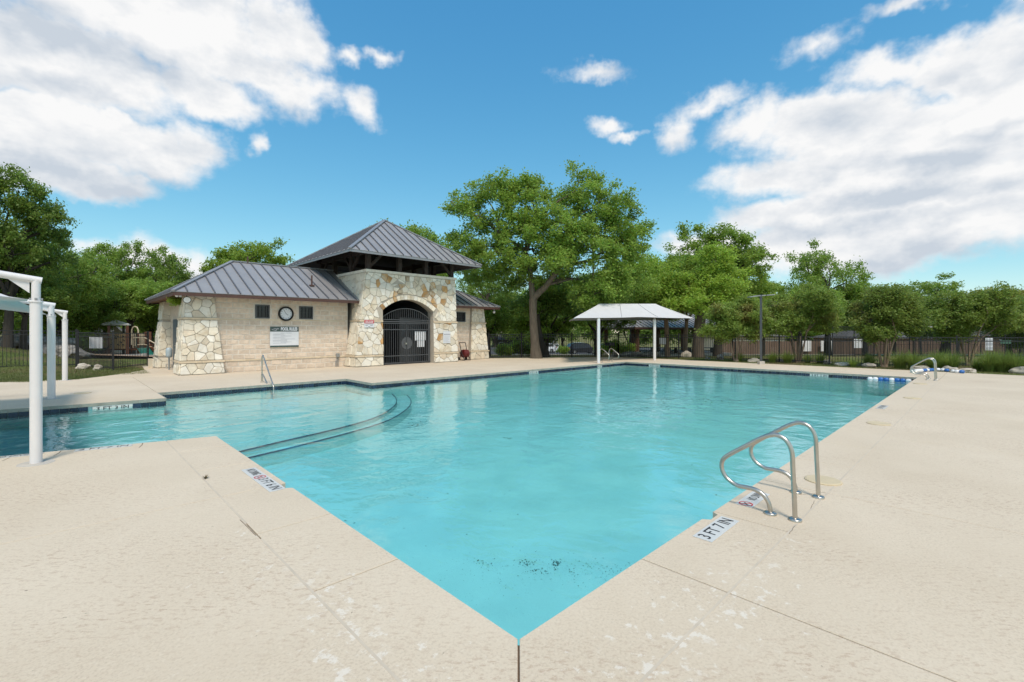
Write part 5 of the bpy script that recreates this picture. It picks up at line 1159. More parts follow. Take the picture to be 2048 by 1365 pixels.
m.add([(a.x, a.y, zt+.1), (b.x, b.y, zt+.1), (c_.x, c_.y, zt+.1), (e.x, e.y, zt+.1), (ap_.x, ap_.y, zt+.42)], [(0,1,4),(1,2,4),(2,3,4),(3,0,4)]); m.build('roof', mat('play_roof', (.66, .67, .66), .5, var=.15, scale=4), pg)
def vpanel(x0, y0, x1, y1, mname, nm, d=PD, th=.06):
    a, b = pp(x0, d), pp(x1, d); m = MB(); z0, z1 = PZ(y1, d), PZ(y0, d); m.bar(Vector((a.x, a.y, (z0+z1)/2)), Vector((b.x, b.y, (z0+z1)/2)), th, z1-z0); return m.build(nm, MT[mname], pg)
cw = vpanel(219.5, 668, 252.5, 698, 'play_tan', 'climbing_wall')
for (hx, hy) in ((229, 672), (235, 673), (246, 673), (224, 681), (231, 677), (247, 681), (241, 685), (246, 690), (224, 690), (236, 690)):
    a = pp(hx, PD-.06); m = MB(); m.tube([(a.x-.06, a.y, PZ(hy)+.03), (a.x, a.y-.03, PZ(hy)+.02), (a.x+.08, a.y, PZ(hy)-.05)], .035, 6); m.build('hand_hold', MT['play_dark'], cw)
vpanel(170, 670, 178, 697, 'play_tan', 'side_panel', PD+.6); vpanel(205, 670, 216, 698, 'play_tan', 'side_panel', PD+.4); vpanel(172, 697, 215, 716, 'play_brown', 'deck_skirt', PD+.9, .3); vpanel(205, 696, 262, 700, 'play_brown', 'platform', PD+.9, 1.6); vpanel(258, 697, 300, 700, 'play_brown', 'platform', PD+.9, 1.4)
a = pp(228, PD+1.2); m = MB(); b = pp(245, PD+1.2); m.add([(a.x, a.y, PZ(666)), (b.x, b.y, PZ(666)), (b.x, b.y, PZ(664)), (a.x, a.y, PZ(652)), (a.x, a.y+.05, PZ(666)), (b.x, b.y+.05, PZ(666)), (b.x, b.y+.05, PZ(664)), (a.x, a.y+.05, PZ(652))], [(0,1,2,3),(7,6,5,4),(0,4,5,1),(1,5,6,2),(2,6,7,3),(3,7,4,0)]); m.build('gable_panel', MT['play_cream'], pg)
def rail(pts, r, mname, nm, d=PD+.3): m = MB(); m.tube([(pp(x, d).x, pp(x, d).y, PZ(y, d)) for x, y in pts], r, 6); return m.build(nm, MT[mname], pg, True)
rail([(263, 690), (263.5, 660), (266, 655), (270, 653.5), (274, 655), (276, 660), (276.5, 668)], .045, 'play_cream', 'hoop')
for px in (266, 270.5): rail([(px, 668), (px, 696)], .03, 'play_cream', 'bar')
rail([(264, 676), (290, 676), (314, 690)], .04, 'play_cream', 'handrail'); rail([(275, 690), (292, 690), (314, 699)], .04, 'play_cream', 'handrail')
for px in (278, 282, 286, 290, 295, 299): rail([(px, 676+max(0, px-290)*.55), (px, 690)], .025, 'play_cream', 'bar')
vpanel(277, 668, 289, 690, 'play_cream', 'panel', PD+1.0)
for k in range(5): vpanel(298+k*4, 684+k*5, 304+k*4, 687+k*5, 'play_brown', 'stair_tread', PD+.5, .5)
def slide(pts, w, mname, nm, d0, d1):
    m = MB(); n = len(pts); L_ = []
    for i, (x, y) in enumerate(pts):
        d = d0 + (d1-d0)*i/(n-1); a = pp(x, d); z = PZ(y, d)
        for s, hz in ((-w, .16), (-w*.85, 0), (w*.85, 0), (w, .16)): v = Vector((a.x, a.y, z+hz)) + RGT*s; L_.append(v)
    m.add(L_, [(i*4+j, i*4+j+1, (i+1)*4+j+1, (i+1)*4+j) for i in range(n-1) for j in range(3)]); return m.build(nm, MT[mname], pg, True)
slide([(281, 696), (285, 699), (291, 708), (297, 716), (303, 718)], .45, 'play_green', 'slide', PD, PD-2.0)
slide([(212, 696), (207, 700), (198, 709), (190, 718), (182, 722)], .22, 'play_dark', 'small_slide', PD-.3, PD-1.0)

# ------------------------------------------------------------------ picnic pavilion
pv = thing('picnic_pavilion', 'open picnic pavilion with grey metal hip roof on timber posts', 'pavilion', at_d(1350, 42) + Z*-.55)
f0, f1 = pt(1269, 654, 38.5), pt(1462, 655, 43.5); back = Vector((FWD.x, FWD.y, 0))*7.0 - RGT*1.9
f0.z = f1.z = 1.95; b0, b1 = f0 + back, f1 + back; mid0 = (f0+b0)/2; mid1 = (f1+b1)/2; ax = (f1-f0).normalized(); r0 = mid0 + ax*2.4; r1 = mid1 - ax*2.4; r0.z = r1.z = 3.5
m = MB(); m.add([f0-Z*.04, f1-Z*.04, b1-Z*.04, b0-Z*.04, r0-Z*.12, r1-Z*.12], [(0,4,5,1),(1,5,2),(2,5,4,3),(3,4,0)]); pr = m.build('roof', MT['dark_wood'], pv)
roof_plane(pr, f0, f1, [f0, f1, r1, r0], .5); roof_plane(pr, b0, f0, [b0, f0, r0], .5); roof_plane(pr, f1, b1, [f1, b1, r1], .5); roof_plane(pr, b1, b0, [b1, b0, r0, r1], .5)
for a, b in ((f0, r0), (f1, r1), (b0, r0), (b1, r1), (r0, r1)): hip_cap(pr, a+up, b+up, .14)
for a, b in ((f0, f1), (f1, b1), (b1, b0), (b0, f0)): m = MB(); m.bar(a-Z*.10, b-Z*.10, .04, .16); m.build('fascia', MT['brown_trim'], pr)
MT['post_wood'] = mat('post_wood', (.16, .085, .05), .8, var=.25, scale=4, bump=.2)
for i in range(4):
    for s, base in ((.6, f0), (6.4, f0)):
        q = base + ax*(.7 + i*(f1-f0).length*.29) + back.normalized()*s; gzz = ground_z(q.x, q.y); m = MB(); m.bar((q.x, q.y, gzz), (q.x, q.y, 1.9), .26, .26); m.build('post', MT['post_wood'], pv)
m = MB(); q = [f0-back*.02, f1-back*.02, b1, b0]; m.prism([(a.x, a.y) for a in q], -.9, -.42 if False else ground_z(f0.x, f0.y)+.03); m.build('floor_slab', MT['path'], pv)
def picnic_table(label, px, d, rz):
    a = at_d(px, d); z = ground_z(a.x, a.y)+.02; t = thing('picnic_table', label, 'table', (a.x, a.y, z), 'picnic tables under the pavilion'); M3 = Matrix.Rotation(rz, 3, 'Z')
    def bx(nm, c, h): m = MB(); cc = M3 @ Vector(c); m.cbox((a.x+cc.x, a.y+cc.y, z+c[2]), h, rz); m.build(nm, MT['black_iron'], t)
    bx('table_top', (0, 0, .74), (.95, .38, .025)); bx('bench', (0, .68, .44), (.95, .14, .02)); bx('bench', (0, -.68, .44), (.95, .14, .02))
    for s in (-.65, .65): bx('leg', (s, 0, .37), (.04, .3, .36)); bx('bench_bar', (s, 0, .4), (.03, .8, .03))
for lab, px, d in (('leftmost black picnic table under the pavilion', 1290, 42), ('black picnic table behind the right canopy post', 1325, 44), ('black picnic table left of the thick tree trunk', 1365, 43.5), ('rightmost black picnic table under the pavilion', 1410, 44.5)): picnic_table(lab, px, d, -.75)
a = at_d(1219, 34); t = thing('barbecue_grill', 'black pedestal barbecue grill left of the pavilion', 'grill', (a.x, a.y, ground_z(a.x, a.y))); z = zat(691, 34); m = MB(); m.bar((a.x, a.y, -.4), (a.x, a.y, z), .09, .09); m.build('pedestal', MT['black_iron'], t); m = MB(); m.box(a.x-.28, a.x+.28, a.y-.22, a.y+.22, z-.03, z+.2); m.build('fire_box', MT['black_iron'], t); m = MB(); m.box(a.x+.28, a.x+.42, a.y-.2, a.y+.2, z+.1, z+.13); m.build('shelf', MT['black_iron'], t)

# ------------------------------------------------------------------ road, cars, far buildings
m = MB(); ds = [62, 66, 70, 74, 78, 84, 92, 100, 110]
for a_, b_ in zip(ds, ds[1:]): m.add([(v.x, v.y, ground_z(v.x, v.y)+.05) for v in (at_d(900, a_), at_d(1330, a_), at_d(1330, b_), at_d(900, b_))], [(0, 1, 2, 3)])
tag(m.build('parking_lot', MT['asphalt'], smooth=True), 'asphalt car park beyond the big oak', kind='structure')
m = MB(); P = [at_d(px, d) for px, d in ((985, 47), (1100, 50), (1230, 54))]; Q = [at_d(px, d) for px, d in ((985, 50.5), (1100, 54), (1230, 58))]
for i in range(2): m.add([(a.x, a.y, ground_z(a.x, a.y)+.06) for a in (P[i], P[i+1], Q[i+1], Q[i])], [(0, 1, 2, 3)])
tag(m.build('footpath', MT['path']), 'pale footpath beyond the fence by the big oak', kind='structure')
m = MB(); P = [at_d(px, d) for px, d in ((1430, 55), (1600, 55), (1800, 55), (2080, 52))]; Q = [at_d(px, d) for px, d in ((1430, 58), (1600, 58), (1800, 58), (2080, 55))]
for i in range(3): m.add([(a.x, a.y, ground_z(a.x, a.y)+.06) for a in (P[i], P[i+1], Q[i+1], Q[i])], [(0, 1, 2, 3)])
tag(m.build('footpath', MT['path']), 'pale footpath in front of the brown board fence', kind='structure')
def car(label, px, d, rz, body, L_=4.7, H=1.72, W_=1.85):
    a = at_d(px, d); z0 = ground_z(a.x, a.y) + .07; t = thing('parked_car', label, 'car', (0, 0, 0), 'cars parked beyond the oak')
    prof = [(-L_/2, .45), (-L_/2+.05, .85), (-L_/2+.12, 1.02), (-L_/2+.45, H-.12), (-L_/2+.9, H), (.35, H), (.75, H-.10), (1.25, 1.05), (L_/2-.35, .95), (L_/2-.05, .75), (L_/2, .45), (L_/2-.1, .25), (-L_/2+.1, .25)]
    m = MB(); n = len(prof); rings = []
    for y, k in ((-W_/2, 0), (-W_/2+.10, 1), (W_/2-.10, 1), (W_/2, 0)):
        rings.append([(x*(1 if k else .985), (y if z < 1.06 or k else y*.84), z - (0 if k else .03)) for x, z in prof])
    vs = [v for r in rings for v in r]; fs = [(i*n+j, i*n+(j+1) % n, (i+1)*n+(j+1) % n, (i+1)*n+j) for i in range(3) for j in range(n)] + [tuple(range(n)), tuple(range(3*n, 4*n))[::-1]]
    m.add(vs, fs); bo = m.build('body', MT[body], t)
    for s in (-1, 1):
        y = s*(W_/2*.93+.004)
        for (x0, x1, k) in ((-L_/2+.5, -.55, .12), (-.48, .25, 0), (.32, 1.0, -.25)):
            m = MB(); yb_ = s*(W_/2*.955+.012); yt = s*(W_/2*.86+.012); m.add([(x0, yb_, 1.08), (x1+(.18 if k < 0 else 0), yb_, 1.08), (x1-(.12 if k < 0 else 0), yt, H-.17), (x0+k, yt, H-.17)], [(0, 1, 2, 3)]); m.build('side_window', MT['glass_dark'], bo)
    m = MB(); m.add([(.76, -W_/2+.22, H-.12), (.76, W_/2-.22, H-.12), (1.26, W_/2-.12, 1.08), (1.26, -W_/2+.12, 1.08)], [(0, 1, 2, 3)]); m.build('windscreen', MT['glass_dark'], bo)
    m = MB(); m.add([(-L_/2+.43, -W_/2+.25, H-.16), (-L_/2+.43, W_/2-.25, H-.16), (-L_/2+.13, W_/2-.2, 1.08), (-L_/2+.13, -W_/2+.2, 1.08)], [(3, 2, 1, 0)]); m.build('rear_window', MT['glass_dark'], bo)
    for x in (-L_/2+.88, L_/2-.92):
        for s in (-1, 1):
            m = MB(); m.disc((x, s*(W_/2-.2), .34), .345, (0, s, 0), .22, 22); w_ = m.build('wheel', MT['rubber'], t); m = MB(); m.disc((x, s*(W_/2+.021), .34), .22, (0, s, 0), .012, 18); m.build('rim', MT['chrome'], w_)
    for s in (-1, 1):
        m = MB(); m.cbox((-L_/2+.06, s*(W_/2-.18), .95), (.04, .12, .10)); m.build('tail_lamp', MT['tail_red'], t); m = MB(); m.cbox((L_/2-.14, s*(W_/2-.25), .78), (.06, .18, .07)); m.build('headlight', MT['lamp_glass'], t)
    m = MB(); 
    for s in (-1, 1): m.tube([(-1.4, s*.62, H+.05), (.2, s*.62, H+.05)], .02, 5)
    m.build('roof_rail', MT['chrome'], t)
    t.location = (a.x, a.y, z0); t.rotation_euler = (0, 0, rz)
yaw = math.atan2(RGT.y, RGT.x)
car('dark grey estate car parked broadside beyond the oak trunks', 1164, 72, yaw + R(14), 'car_grey', 4.9, 1.68)
car('white car parked behind the oak trunk', 1094, 84, yaw + R(150), 'car_white', 4.5, 1.66)
car('black car half hidden behind the left canopy post', 1216, 80, yaw + R(60), 'car_black', 4.6, 1.6)
a = at_d(1109.5, 60); t = thing('street_sign', 'blank grey back of a sign on a post left of the dark car', 'sign', (a.x, a.y, -1.5)); b0_, b1_ = zat(674, 60), zat(690, 60); plate(a + Z*((b0_+b1_)/2), RGT, Z, .6, b0_-b1_, .03, MT['galv'], 'plate', t); m = MB(); m.bar((a.x+.15, a.y+.05, -1.5), (a.x+.15, a.y+.05, b0_), .05, .05); m.build('post', MT['galv'], t)
# brown board fence far right
def board_fence(label, x0, x1, d0, d1, yt, yb2):
    n = 16; t = thing('board_fence', label, 'fence', at_d(x0, d0) + Z*-2)
    for i in range(n):
        f0_, f1_ = i/n, (i+1)/n; a = at_d(x0+(x1-x0)*f0_, d0+(d1-d0)*f0_); b = at_d(x0+(x1-x0)*f1_, d0+(d1-d0)*f1_); zt_ = zat(yt, d0); zb_ = min(ground_z(a.x, a.y), ground_z(b.x, b.y)); m = MB(); k = 10
        for j in range(k):
            p0, p1 = a + (b-a)*((j+.04)/k), a + (b-a)*((j+.96)/k); m.bar((p0.x, p0.y, (zt_+zb_)/2), (p1.x, p1.y, (zt_+zb_)/2), .03, zt_-zb_+.02*(j % 3))
        m.build('board_panel', MT['board'], t)
board_fence('brown board fence behind the right lawn', 1440, 2100, 64, 64, 683, 704)
for (x0, x1, lab) in ((1601, 1622.5, 'wide white gate panel in the brown board fence'), (1641, 1652, 'narrow white gate panel in the brown board fence'), (1661, 1665, 'thin white panel beside the court mesh')):
    a, b = at_d(x0, 63.5), at_d(x1, 63.5); t = thing('white_gate', lab, 'gate', (a+b)/2 + Z*ground_z(a.x, a.y), 'white gates in the board fence'); n = max(2, round((b-a).length/.3))
    for i in range(n): p0, p1 = a+(b-a)*((i+.05)/n), a+(b-a)*((i+.95)/n); m = MB(); zc_ = (zat(682, 63.5)+zat(703, 63.5))/2; m.bar(p0+Z*zc_, p1+Z*zc_, .04, zat(682, 63.5)-zat(703, 63.5)); m.build('board', MT['white_paint'], t)
def far_house(label, x0, x1, d, ytop, yeave, wallm='brick_far'):
    a, b = at_d(x0, d), at_d(x1, d); t = thing('far_house', label, 'house', (a+b)/2 + Z*-2.2); bk = FWD*9; zb_, ze, zr = -2.3, zat(yeave, d), zat(ytop, d)
    m = MB(); q = [a, b, b+bk, a+bk]; m.prism([(v.x, v.y) for v in q], zb_, ze); w_ = m.build('wall', MT[wallm], t)
    m = MB(); o = RGT*.6; A, B, C_, D = a-o-FWD*.6, b+o-FWD*.6, b+o+bk+FWD*.6, a-o+bk+FWD*.6; r0_, r1_ = (A+D)/2+RGT*3, (B+C_)/2-RGT*3
    m.add([A+Z*ze, B+Z*ze, C_+Z*ze, D+Z*ze, r0_+Z*zr, r1_+Z*zr], [(0,1,5,4),(1,2,5),(2,3,4,5),(3,0,4),(3,2,1,0)]); m.build('roof', MT['roof_far'], t)
    n = max(1, int((b-a).length/3.5))
    for i in range(n):
        c_ = a + (b-a)*((i+.5)/n) - FWD*.03; zz = ze - 1.2; plate(c_+Z*zz, RGT, Z, 1.1, 1.2, .05, MT['white_paint'], 'window_frame', w_); plate(c_+Z*zz-FWD*.03, RGT, Z, .9, 1.0, .03, MT['glass_dark'], 'pane', w_)
far_house('brick house with dark roof behind the court fence at right', 1930, 2130, 72, 650, 672); far_house('low brick house behind the board fence left of the court', 1700, 1880, 74, 662, 677); far_house('pale house glimpsed between the pavilion and lamp post', 1440, 1570, 76, 662, 674, 'stone_tan'); far_house('grey house beyond the car park behind the oak', 985, 1090, 118, 668, 680, 'roof_far'); far_house('grey house hidden in trees beyond the playground', 120, 190, 60, 650, 664, 'galv')
# court
m = MB(); q = [at_d(1735, 37), at_d(2200, 33), at_d(2200, 50), at_d(1735, 52)]; m.add([(a.x, a.y, ground_z(a.x, a.y)+.09) for a in q], [(0, 1, 2, 3)]); tag(m.build('sports_court', MT['court_green']), 'green sports court beyond the right fence', kind='structure')
def court_fence(label, x0, x1, d0, d1, yt, yb2, sp=.12, pe=2.6):
    a, b = at_d(x0, d0), at_d(x1, d1); t = thing('court_fence', label, 'fence', a + Z*-.5, 'black mesh court fences'); n = max(1, round((b-a).length/pe)); zt_, zb_ = zat(yt, d0), ground_z(a.x, a.y)
    for i in range(n+1): q = a + (b-a)*(i/n); m = MB(); m.tube([(q.x, q.y, zb_-.3), (q.x, q.y, zt_)], .045, 8); m.build('post', MT['black_iron'], t)
    for i in range(n):
        p0, p1 = a + (b-a)*(i/n), a + (b-a)*((i+1)/n); m = MB(); L_ = (p1-p0).length; k = int(L_/sp); hk = int((zt_-zb_)/sp)
        for zz in (zt_-.02, zb_+.08, (zt_+zb_)/2): m.bar(p0+Z*zz, p1+Z*zz, .04, .04)
        for j in range(k): q = p0 + (p1-p0)*(j/k); m.bar((q.x, q.y, zb_), (q.x, q.y, zt_), .012, .012)
        for j in range(hk): zz = zb_ + j*sp; m.bar(p0+Z*zz, p1+Z*zz, .012, .012)
        m.build('mesh_panel', MT['black_iron'], t)
court_fence('black mesh court fence behind the third crape myrtle', 1665, 1748, 33, 36, 653, 713, .09); court_fence('tall black mesh court fence at the far right', 1828, 2110, 36, 33, 648, 706, .14)
court_fence('long black mesh fence along the back of the court', 1748, 2110, 52, 50, 668, 704, .2, 4)
a = at_d(1862, 44); t = thing('basketball_hoop', 'basketball hoop with white outlined board above the court fence', 'basketball hoop', (a.x, a.y, -.8)); d = 44
fr_ = [(1849, 634), (1866, 634), (1866, 654), (1849, 654)]; m = MB()
for i in range(4): p0, p1 = pt(*fr_[i], d), pt(*fr_[(i+1) % 4], d); m.bar(p0, p1, .05, .09)
bd = m.build('board_outline', MT['white_paint'], t); c0, c1 = pt(1849, 634, d), pt(1866, 654, d); plate((c0+c1)/2 + FWD*.04, RGT, Z, (c1-c0).dot(RGT), c0.z-c1.z, .02, MT['glass_dark'], 'backboard', t)
m = MB(); sq = [(1859, 643), (1864, 643), (1864, 652), (1859, 652)]
for i in range(4): m.bar(pt(*sq[i], d-.05), pt(*sq[(i+1) % 4], d-.05), .03, .06)
m.build('target_square', MT['white_paint'], t); m = MB(); pb = pt(1857, 654, d); q = pt(1842, 667, d); m.bar(pb + FWD*.1, q + FWD*.1, .12, .12); m.bar((q.x, q.y, -1.0), q + FWD*.1, .18, .18); m.build('pole', MT['black_iron'], t)

# ------------------------------------------------------------------ trees
def quads_mesh(name, P, material):
    """P: (n,4,3) array of leaf corners"""
    n = len(P); me = bpy.data.meshes.new(name); me.vertices.add(n*4); me.vertices.foreach_set('co', P.astype(np.float32).ravel())
    me.loops.add(n*4); me.loops.foreach_set('vertex_index', np.arange(n*4, dtype=np.int32)); me.polygons.add(n)
    me.polygons.foreach_set('loop_start', np.arange(0, n*4, 4, dtype=np.int32)); me.polygons.foreach_set('loop_total', np.full(n, 4, dtype=np.int32))
    me.materials.append(material); me.update(calc_edges=True); return me
def leaf_quads(rs, C, per, sigma, size, flat=.75, upb=.5, droop=0.0):
    k = len(C); c = np.repeat(C, per, 0); n = len(c); pos = c + rs.normal(0, 1, (n, 3))*sigma*np.array([1, 1, flat])
    nn = rs.normal(0, 1, (n, 3)); nn[:, 2] = np.abs(nn[:, 2]) + upb; nn /= np.linalg.norm(nn, axis=1)[:, None]
    t = rs.normal(0, 1, (n, 3)); t[:, 2] -= droop; t -= nn*(t*nn).sum(1)[:, None]; t /= np.linalg.norm(t, axis=1)[:, None]; b = np.cross(nn, t)
    L = size*rs.uniform(.6, 1.4, (n, 1)); Wd = L*rs.uniform(.42, .62, (n, 1))
    tip = nn*L*rs.uniform(-.18, .05, (n, 1))
    return np.stack([pos - t*L*.5, pos + b*Wd*.5 - t*L*.05, pos + t*L*.5 + tip, pos - b*Wd*.5 - t*L*.05], 1)
def cluster_points(rs, lobes, n):
    lob = np.array(lobes, float); vol = lob[:, 3]*lob[:, 4]*lob[:, 5]; pr = vol**.8; pr /= pr.sum(); idx = rs.choice(len(lob), n, p=pr)
    d = rs.normal(0, 1, (n, 3)); d /= np.linalg.norm(d, axis=1)[:, None]; r = rs.uniform(.12, 1, (n, 1))**.42*np.where(rs.uniform(0, 1, (n, 1)) < .1, 1.22, 1.0)
    return lob[idx, :3] + d*r*lob[idx, 3:6], idx
def explode(lobes, rnd, n=3):
    out = list(lobes)
    for (x, y, z, a, b, c) in lobes:
        for k in range(n):
            d = Vector((rnd.gauss(0, 1), rnd.gauss(0, 1), rnd.gauss(.25, .9))).normalized(); s = rnd.uniform(.32, .55); out.append((x + d.x*a*1.02, y + d.y*b*1.02, z + d.z*c*1.05, a*s, b*s, c*s))
    return out
def limb_path(a, b, rnd, bend=.12, k=7):
    a, b = Vector(a), Vector(b); L_ = (b-a).length; m1 = a + (b-a)*.35 + Vector((rnd.uniform(-1, 1), rnd.uniform(-1, 1), rnd.uniform(0, 1.4)))*L_*bend; m2 = a + (b-a)*.7 + Vector((rnd.uniform(-1, 1), rnd.uniform(-1, 1), rnd.uniform(-.3, .9)))*L_*bend
    return catmull([a, m1, m2, b], 3)
def make_tree(trunk_pts, trunk_rad, lobes, nodes, nclus, per, sigma, leaf, seed, twig_every=3, limb_r=.12, bare=0):
    """trunk polyline plus limbs to each lobe; nodes: (point, radius) from which limbs start"""
    rnd = random.Random(seed); rs = np.random.RandomState(seed); m = MB(); m.tube(trunk_pts, trunk_rad, 12); big = lobes; lobes = explode(lobes, rnd)
    limb_pts = [Vector(p) for p, r in nodes]
    paths = []
    for lb in big:
        c = Vector(lb[:3]); s, r = min(nodes, key=lambda q: (Vector(q[0])-c).length + (2.5 if q[0][2] > c.z + .3 else 0)); P = limb_path(s, c, rnd); n = len(P); r0 = min(r*.75, limb_r*(.6 + .25*max(lb[3:6])))
        m.tube(P, [r0*(1 - .75*i/(n-1)) for i in range(n)], 7); paths += [(p, r0*(1 - .7*i/(n-1))) for i, p in enumerate(P)]
    C, idx = cluster_points(rs, lobes, nclus)
    pp_ = np.array([tuple(p) for p, r in paths])
    for i in range(0, nclus, twig_every):
        c = C[i]; j = int(np.argmin(((pp_ - c)**2).sum(1))); a = paths[j][0]; r = min(paths[j][1]*.5, .035); b = Vector(c); mid = (a+b)/2 + Vector((rnd.uniform(-.1, .1), rnd.uniform(-.1, .1), rnd.uniform(0, .2)))*(b-a).length
        m.tube([a, mid, b], [max(r, .012), max(r*.7, .009), .005], 4, False)
    return m, leaf_quads(rs, C, per, sigma, leaf)
def add_tree(name, label, loc, trunk_me, crown_me, leafm=None, barkm=None, scale=(1, 1, 1), rz=0, group=None, cat='tree'):
    t = thing(name, label, cat, (0, 0, 0), group)
    for nm, me, mm in (('trunk', trunk_me, barkm), ('crown', crown_me, leafm)):
        o = link(nm, me); o.parent = t
        if mm: o.material_slots[0].link = 'OBJECT'; o.material_slots[0].material = MT[mm]
    t.location = loc; t.scale = scale; t.rotation_euler = (0, 0, rz); return t
# the big oak by the gatehouse
OD = 27.5; ob = at(1072, 718)
def ol(px, py, rx, ry, dd=0.0, rd=None): p = pt(px, py, OD) + FWD*dd - ob; k = OD/F; return (p.x, p.y, p.z, rx*k, (rd or rx)*k, ry*k)
lob = [ol(1062, 366, 30, 24), ol(1018, 372, 30, 28, .3), ol(902, 402, 30, 24), ol(945, 425, 44, 32), ol(958, 378, 30, 30, .4), ol(1003, 392, 34, 34, -.5), ol(1058, 380, 36, 34, .5), ol(1060, 425, 45, 38, -.8), ol(1162, 370, 46, 30, .3), ol(1195, 408, 48, 42, -.6), ol(1140, 400, 42, 42, 1.2), ol(1215, 455, 55, 45, .9), ol(1262, 470, 42, 46, .2),
       ol(1115, 470, 62, 42, -1.6), ol(1165, 500, 66, 48, -1.2), ol(1240, 530, 55, 48, -.3), ol(1215, 575, 62, 38, .4), ol(935, 492, 42, 34, .4), ol(985, 510, 50, 38, -.9), ol(1030, 530, 52, 36, .9), ol(1075, 500, 46, 36, 1.8), ol(1010, 560, 44, 24, 1.4), ol(1130, 560, 48, 28, 1.6), ol(1185, 590, 50, 26, -1.0), ol(985, 455, 40, 34, 1.6), ol(1265, 570, 36, 32, 1.0), ol(1020, 450, 42, 34, -.4), ol(960, 540, 40, 28, .8), ol(1100, 530, 50, 34, -1.8), ol(1045, 470, 40, 30, -1.4)]
def op(px, py, dd=0): return pt(px, py, OD) + FWD*dd - ob
fork = op(1066, 598); tp = [op(1073, 722), op(1070, 690), op(1067, 650), op(1066, 622), fork]; trd = [.40, .27, .24, .23, .25]
nodes = [(op(1062, 545), .20), (op(1052, 500, .4), .15), (op(1092, 572, -.3), .22), (op(1118, 535, -.5), .19), (op(1140, 480, -.3), .13), (op(1000, 470, .2), .12), (op(1075, 440, .3), .10), (op(1185, 520, 0), .11)]
m_, q_ = make_tree(tp, trd, lob, nodes, 780, 125, .215, .16, 7, 2, .09)
for P, r in (([fork, op(1063, 570), op(1060, 545), op(1050, 500, .4), op(1000, 470, .2)], [.20, .17, .155, .11, .06]), ([fork, op(1078, 585, -.1), op(1092, 572, -.3), op(1118, 535, -.5), op(1140, 480, -.3)], [.22, .20, .18, .13, .07]), ([op(1052, 500, .4), op(1066, 470), op(1075, 440, .3)], [.13, .1, .07]), ([op(1118, 535, -.5), op(1150, 528), op(1185, 520)], [.15, .12, .08])): m_.tube(catmull([Vector(v) for v in P], 4), list(np.interp(np.linspace(0, len(P)-1, (len(P)-1)*4+1), range(len(P)), r)), 10)
add_tree('oak_tree', 'large spreading oak with forked grey trunk beside the gatehouse', ob, m_.mesh('trunk', MT['bark'], True), quads_mesh('crown', q_, MT['leaf_oak']))
# dark second trunk leaning behind it
# generic trees (built once per kind, then copied)
def gen_lobes(rnd, Rr, z0, z1, n):
    out = []; zc = (z0+z1)/2; hz = (z1-z0)/2
    while len(out) < n:
        d = Vector((rnd.gauss(0, 1), rnd.gauss(0, 1), rnd.gauss(0, .9))).normalized(); k = rnd.uniform(.45, .80); s = rnd.uniform(.26, .40)
        c = Vector((d.x*Rr*k, d.y*Rr*k, zc + d.z*hz*k*1.02)); out.append((c.x, c.y, c.z, Rr*s, Rr*s, min(hz*.5, Rr*s*.75)))
    return out
PROTO = {}
def proto(key, Rr, H, z0, nl, nclus, per, sigma, leaf, seed, tr=.3, fork_z=None, twig=3):
    rnd = random.Random(seed); lb = gen_lobes(rnd, Rr, z0, H, nl); fz = fork_z or z0*.85
    lean = rnd.uniform(-.25, .25); nodes = []
    for k in range(4): a = k*1.57 + rnd.uniform(-.5, .5); nodes.append((Vector((lean + math.cos(a)*Rr*.22, math.sin(a)*Rr*.22, fz + (H-fz)*.28)), tr*.5))
    nodes.append((Vector((lean, 0, fz + (H-fz)*.45)), tr*.45))
    m, q = make_tree([(0, 0, -.3), (lean*.3, 0, fz*.5), (lean*.8, 0, fz)], [tr*1.25, tr, tr*.85], lb, nodes, nclus, per, sigma, leaf, seed, twig, tr*.4)
    for p, r in nodes: m.tube(limb_path((lean*.8, 0, fz), p, rnd, .08), [tr*.6*(1-.05*i) for i in range(10)], 8)
    PROTO[key] = (m.mesh('trunk', MT['bark_dark'], True), quads_mesh('crown', q, MT['leaf_oak']), Rr, H)
proto('oakA', 4.5, 9.5, 2.6, 20, 400, 120, .225, .185, 21, .30); proto('oakB', 4.8, 8.5, 2.0, 22, 410, 120, .23, .185, 22, .32); proto('elm', 3.4, 9.5, 2.6, 15, 270, 120, .22, .185, 23, .2)
proto('umb', 4.4, 6.6, 3.5, 16, 310, 120, .22, .175, 27, .2, 2.9); proto('low', 4.6, 6.2, 1.3, 20, 400, 120, .225, .18, 24, .2); proto('farA', 5.5, 9.5, 1.2, 16, 260, 55, .48, .42, 25, .3, None, 8); proto('farB', 6, 8.0, .8, 16, 260, 55, .5, .42, 26, .3, None, 8)
def inst(key, name, label, px, d, ytop, wpx, leafm, barkm='bark_dark', rz=0, group=None, dz=0):
    tm, cm, Rr, H = PROTO[key]; a = at_d(px, d); gz0 = ground_z(a.x, a.y) + dz; h = zat(ytop, d) - gz0; s = wpx*d/F/2/Rr*.92
    add_tree(name, label, (a.x, a.y, gz0), tm, cm, leafm, barkm, (s, s, h/H*.97), rz, group)
G1, G2, G3 = 'trees beyond the left fence', 'trees beyond the building', 'park trees on the right'
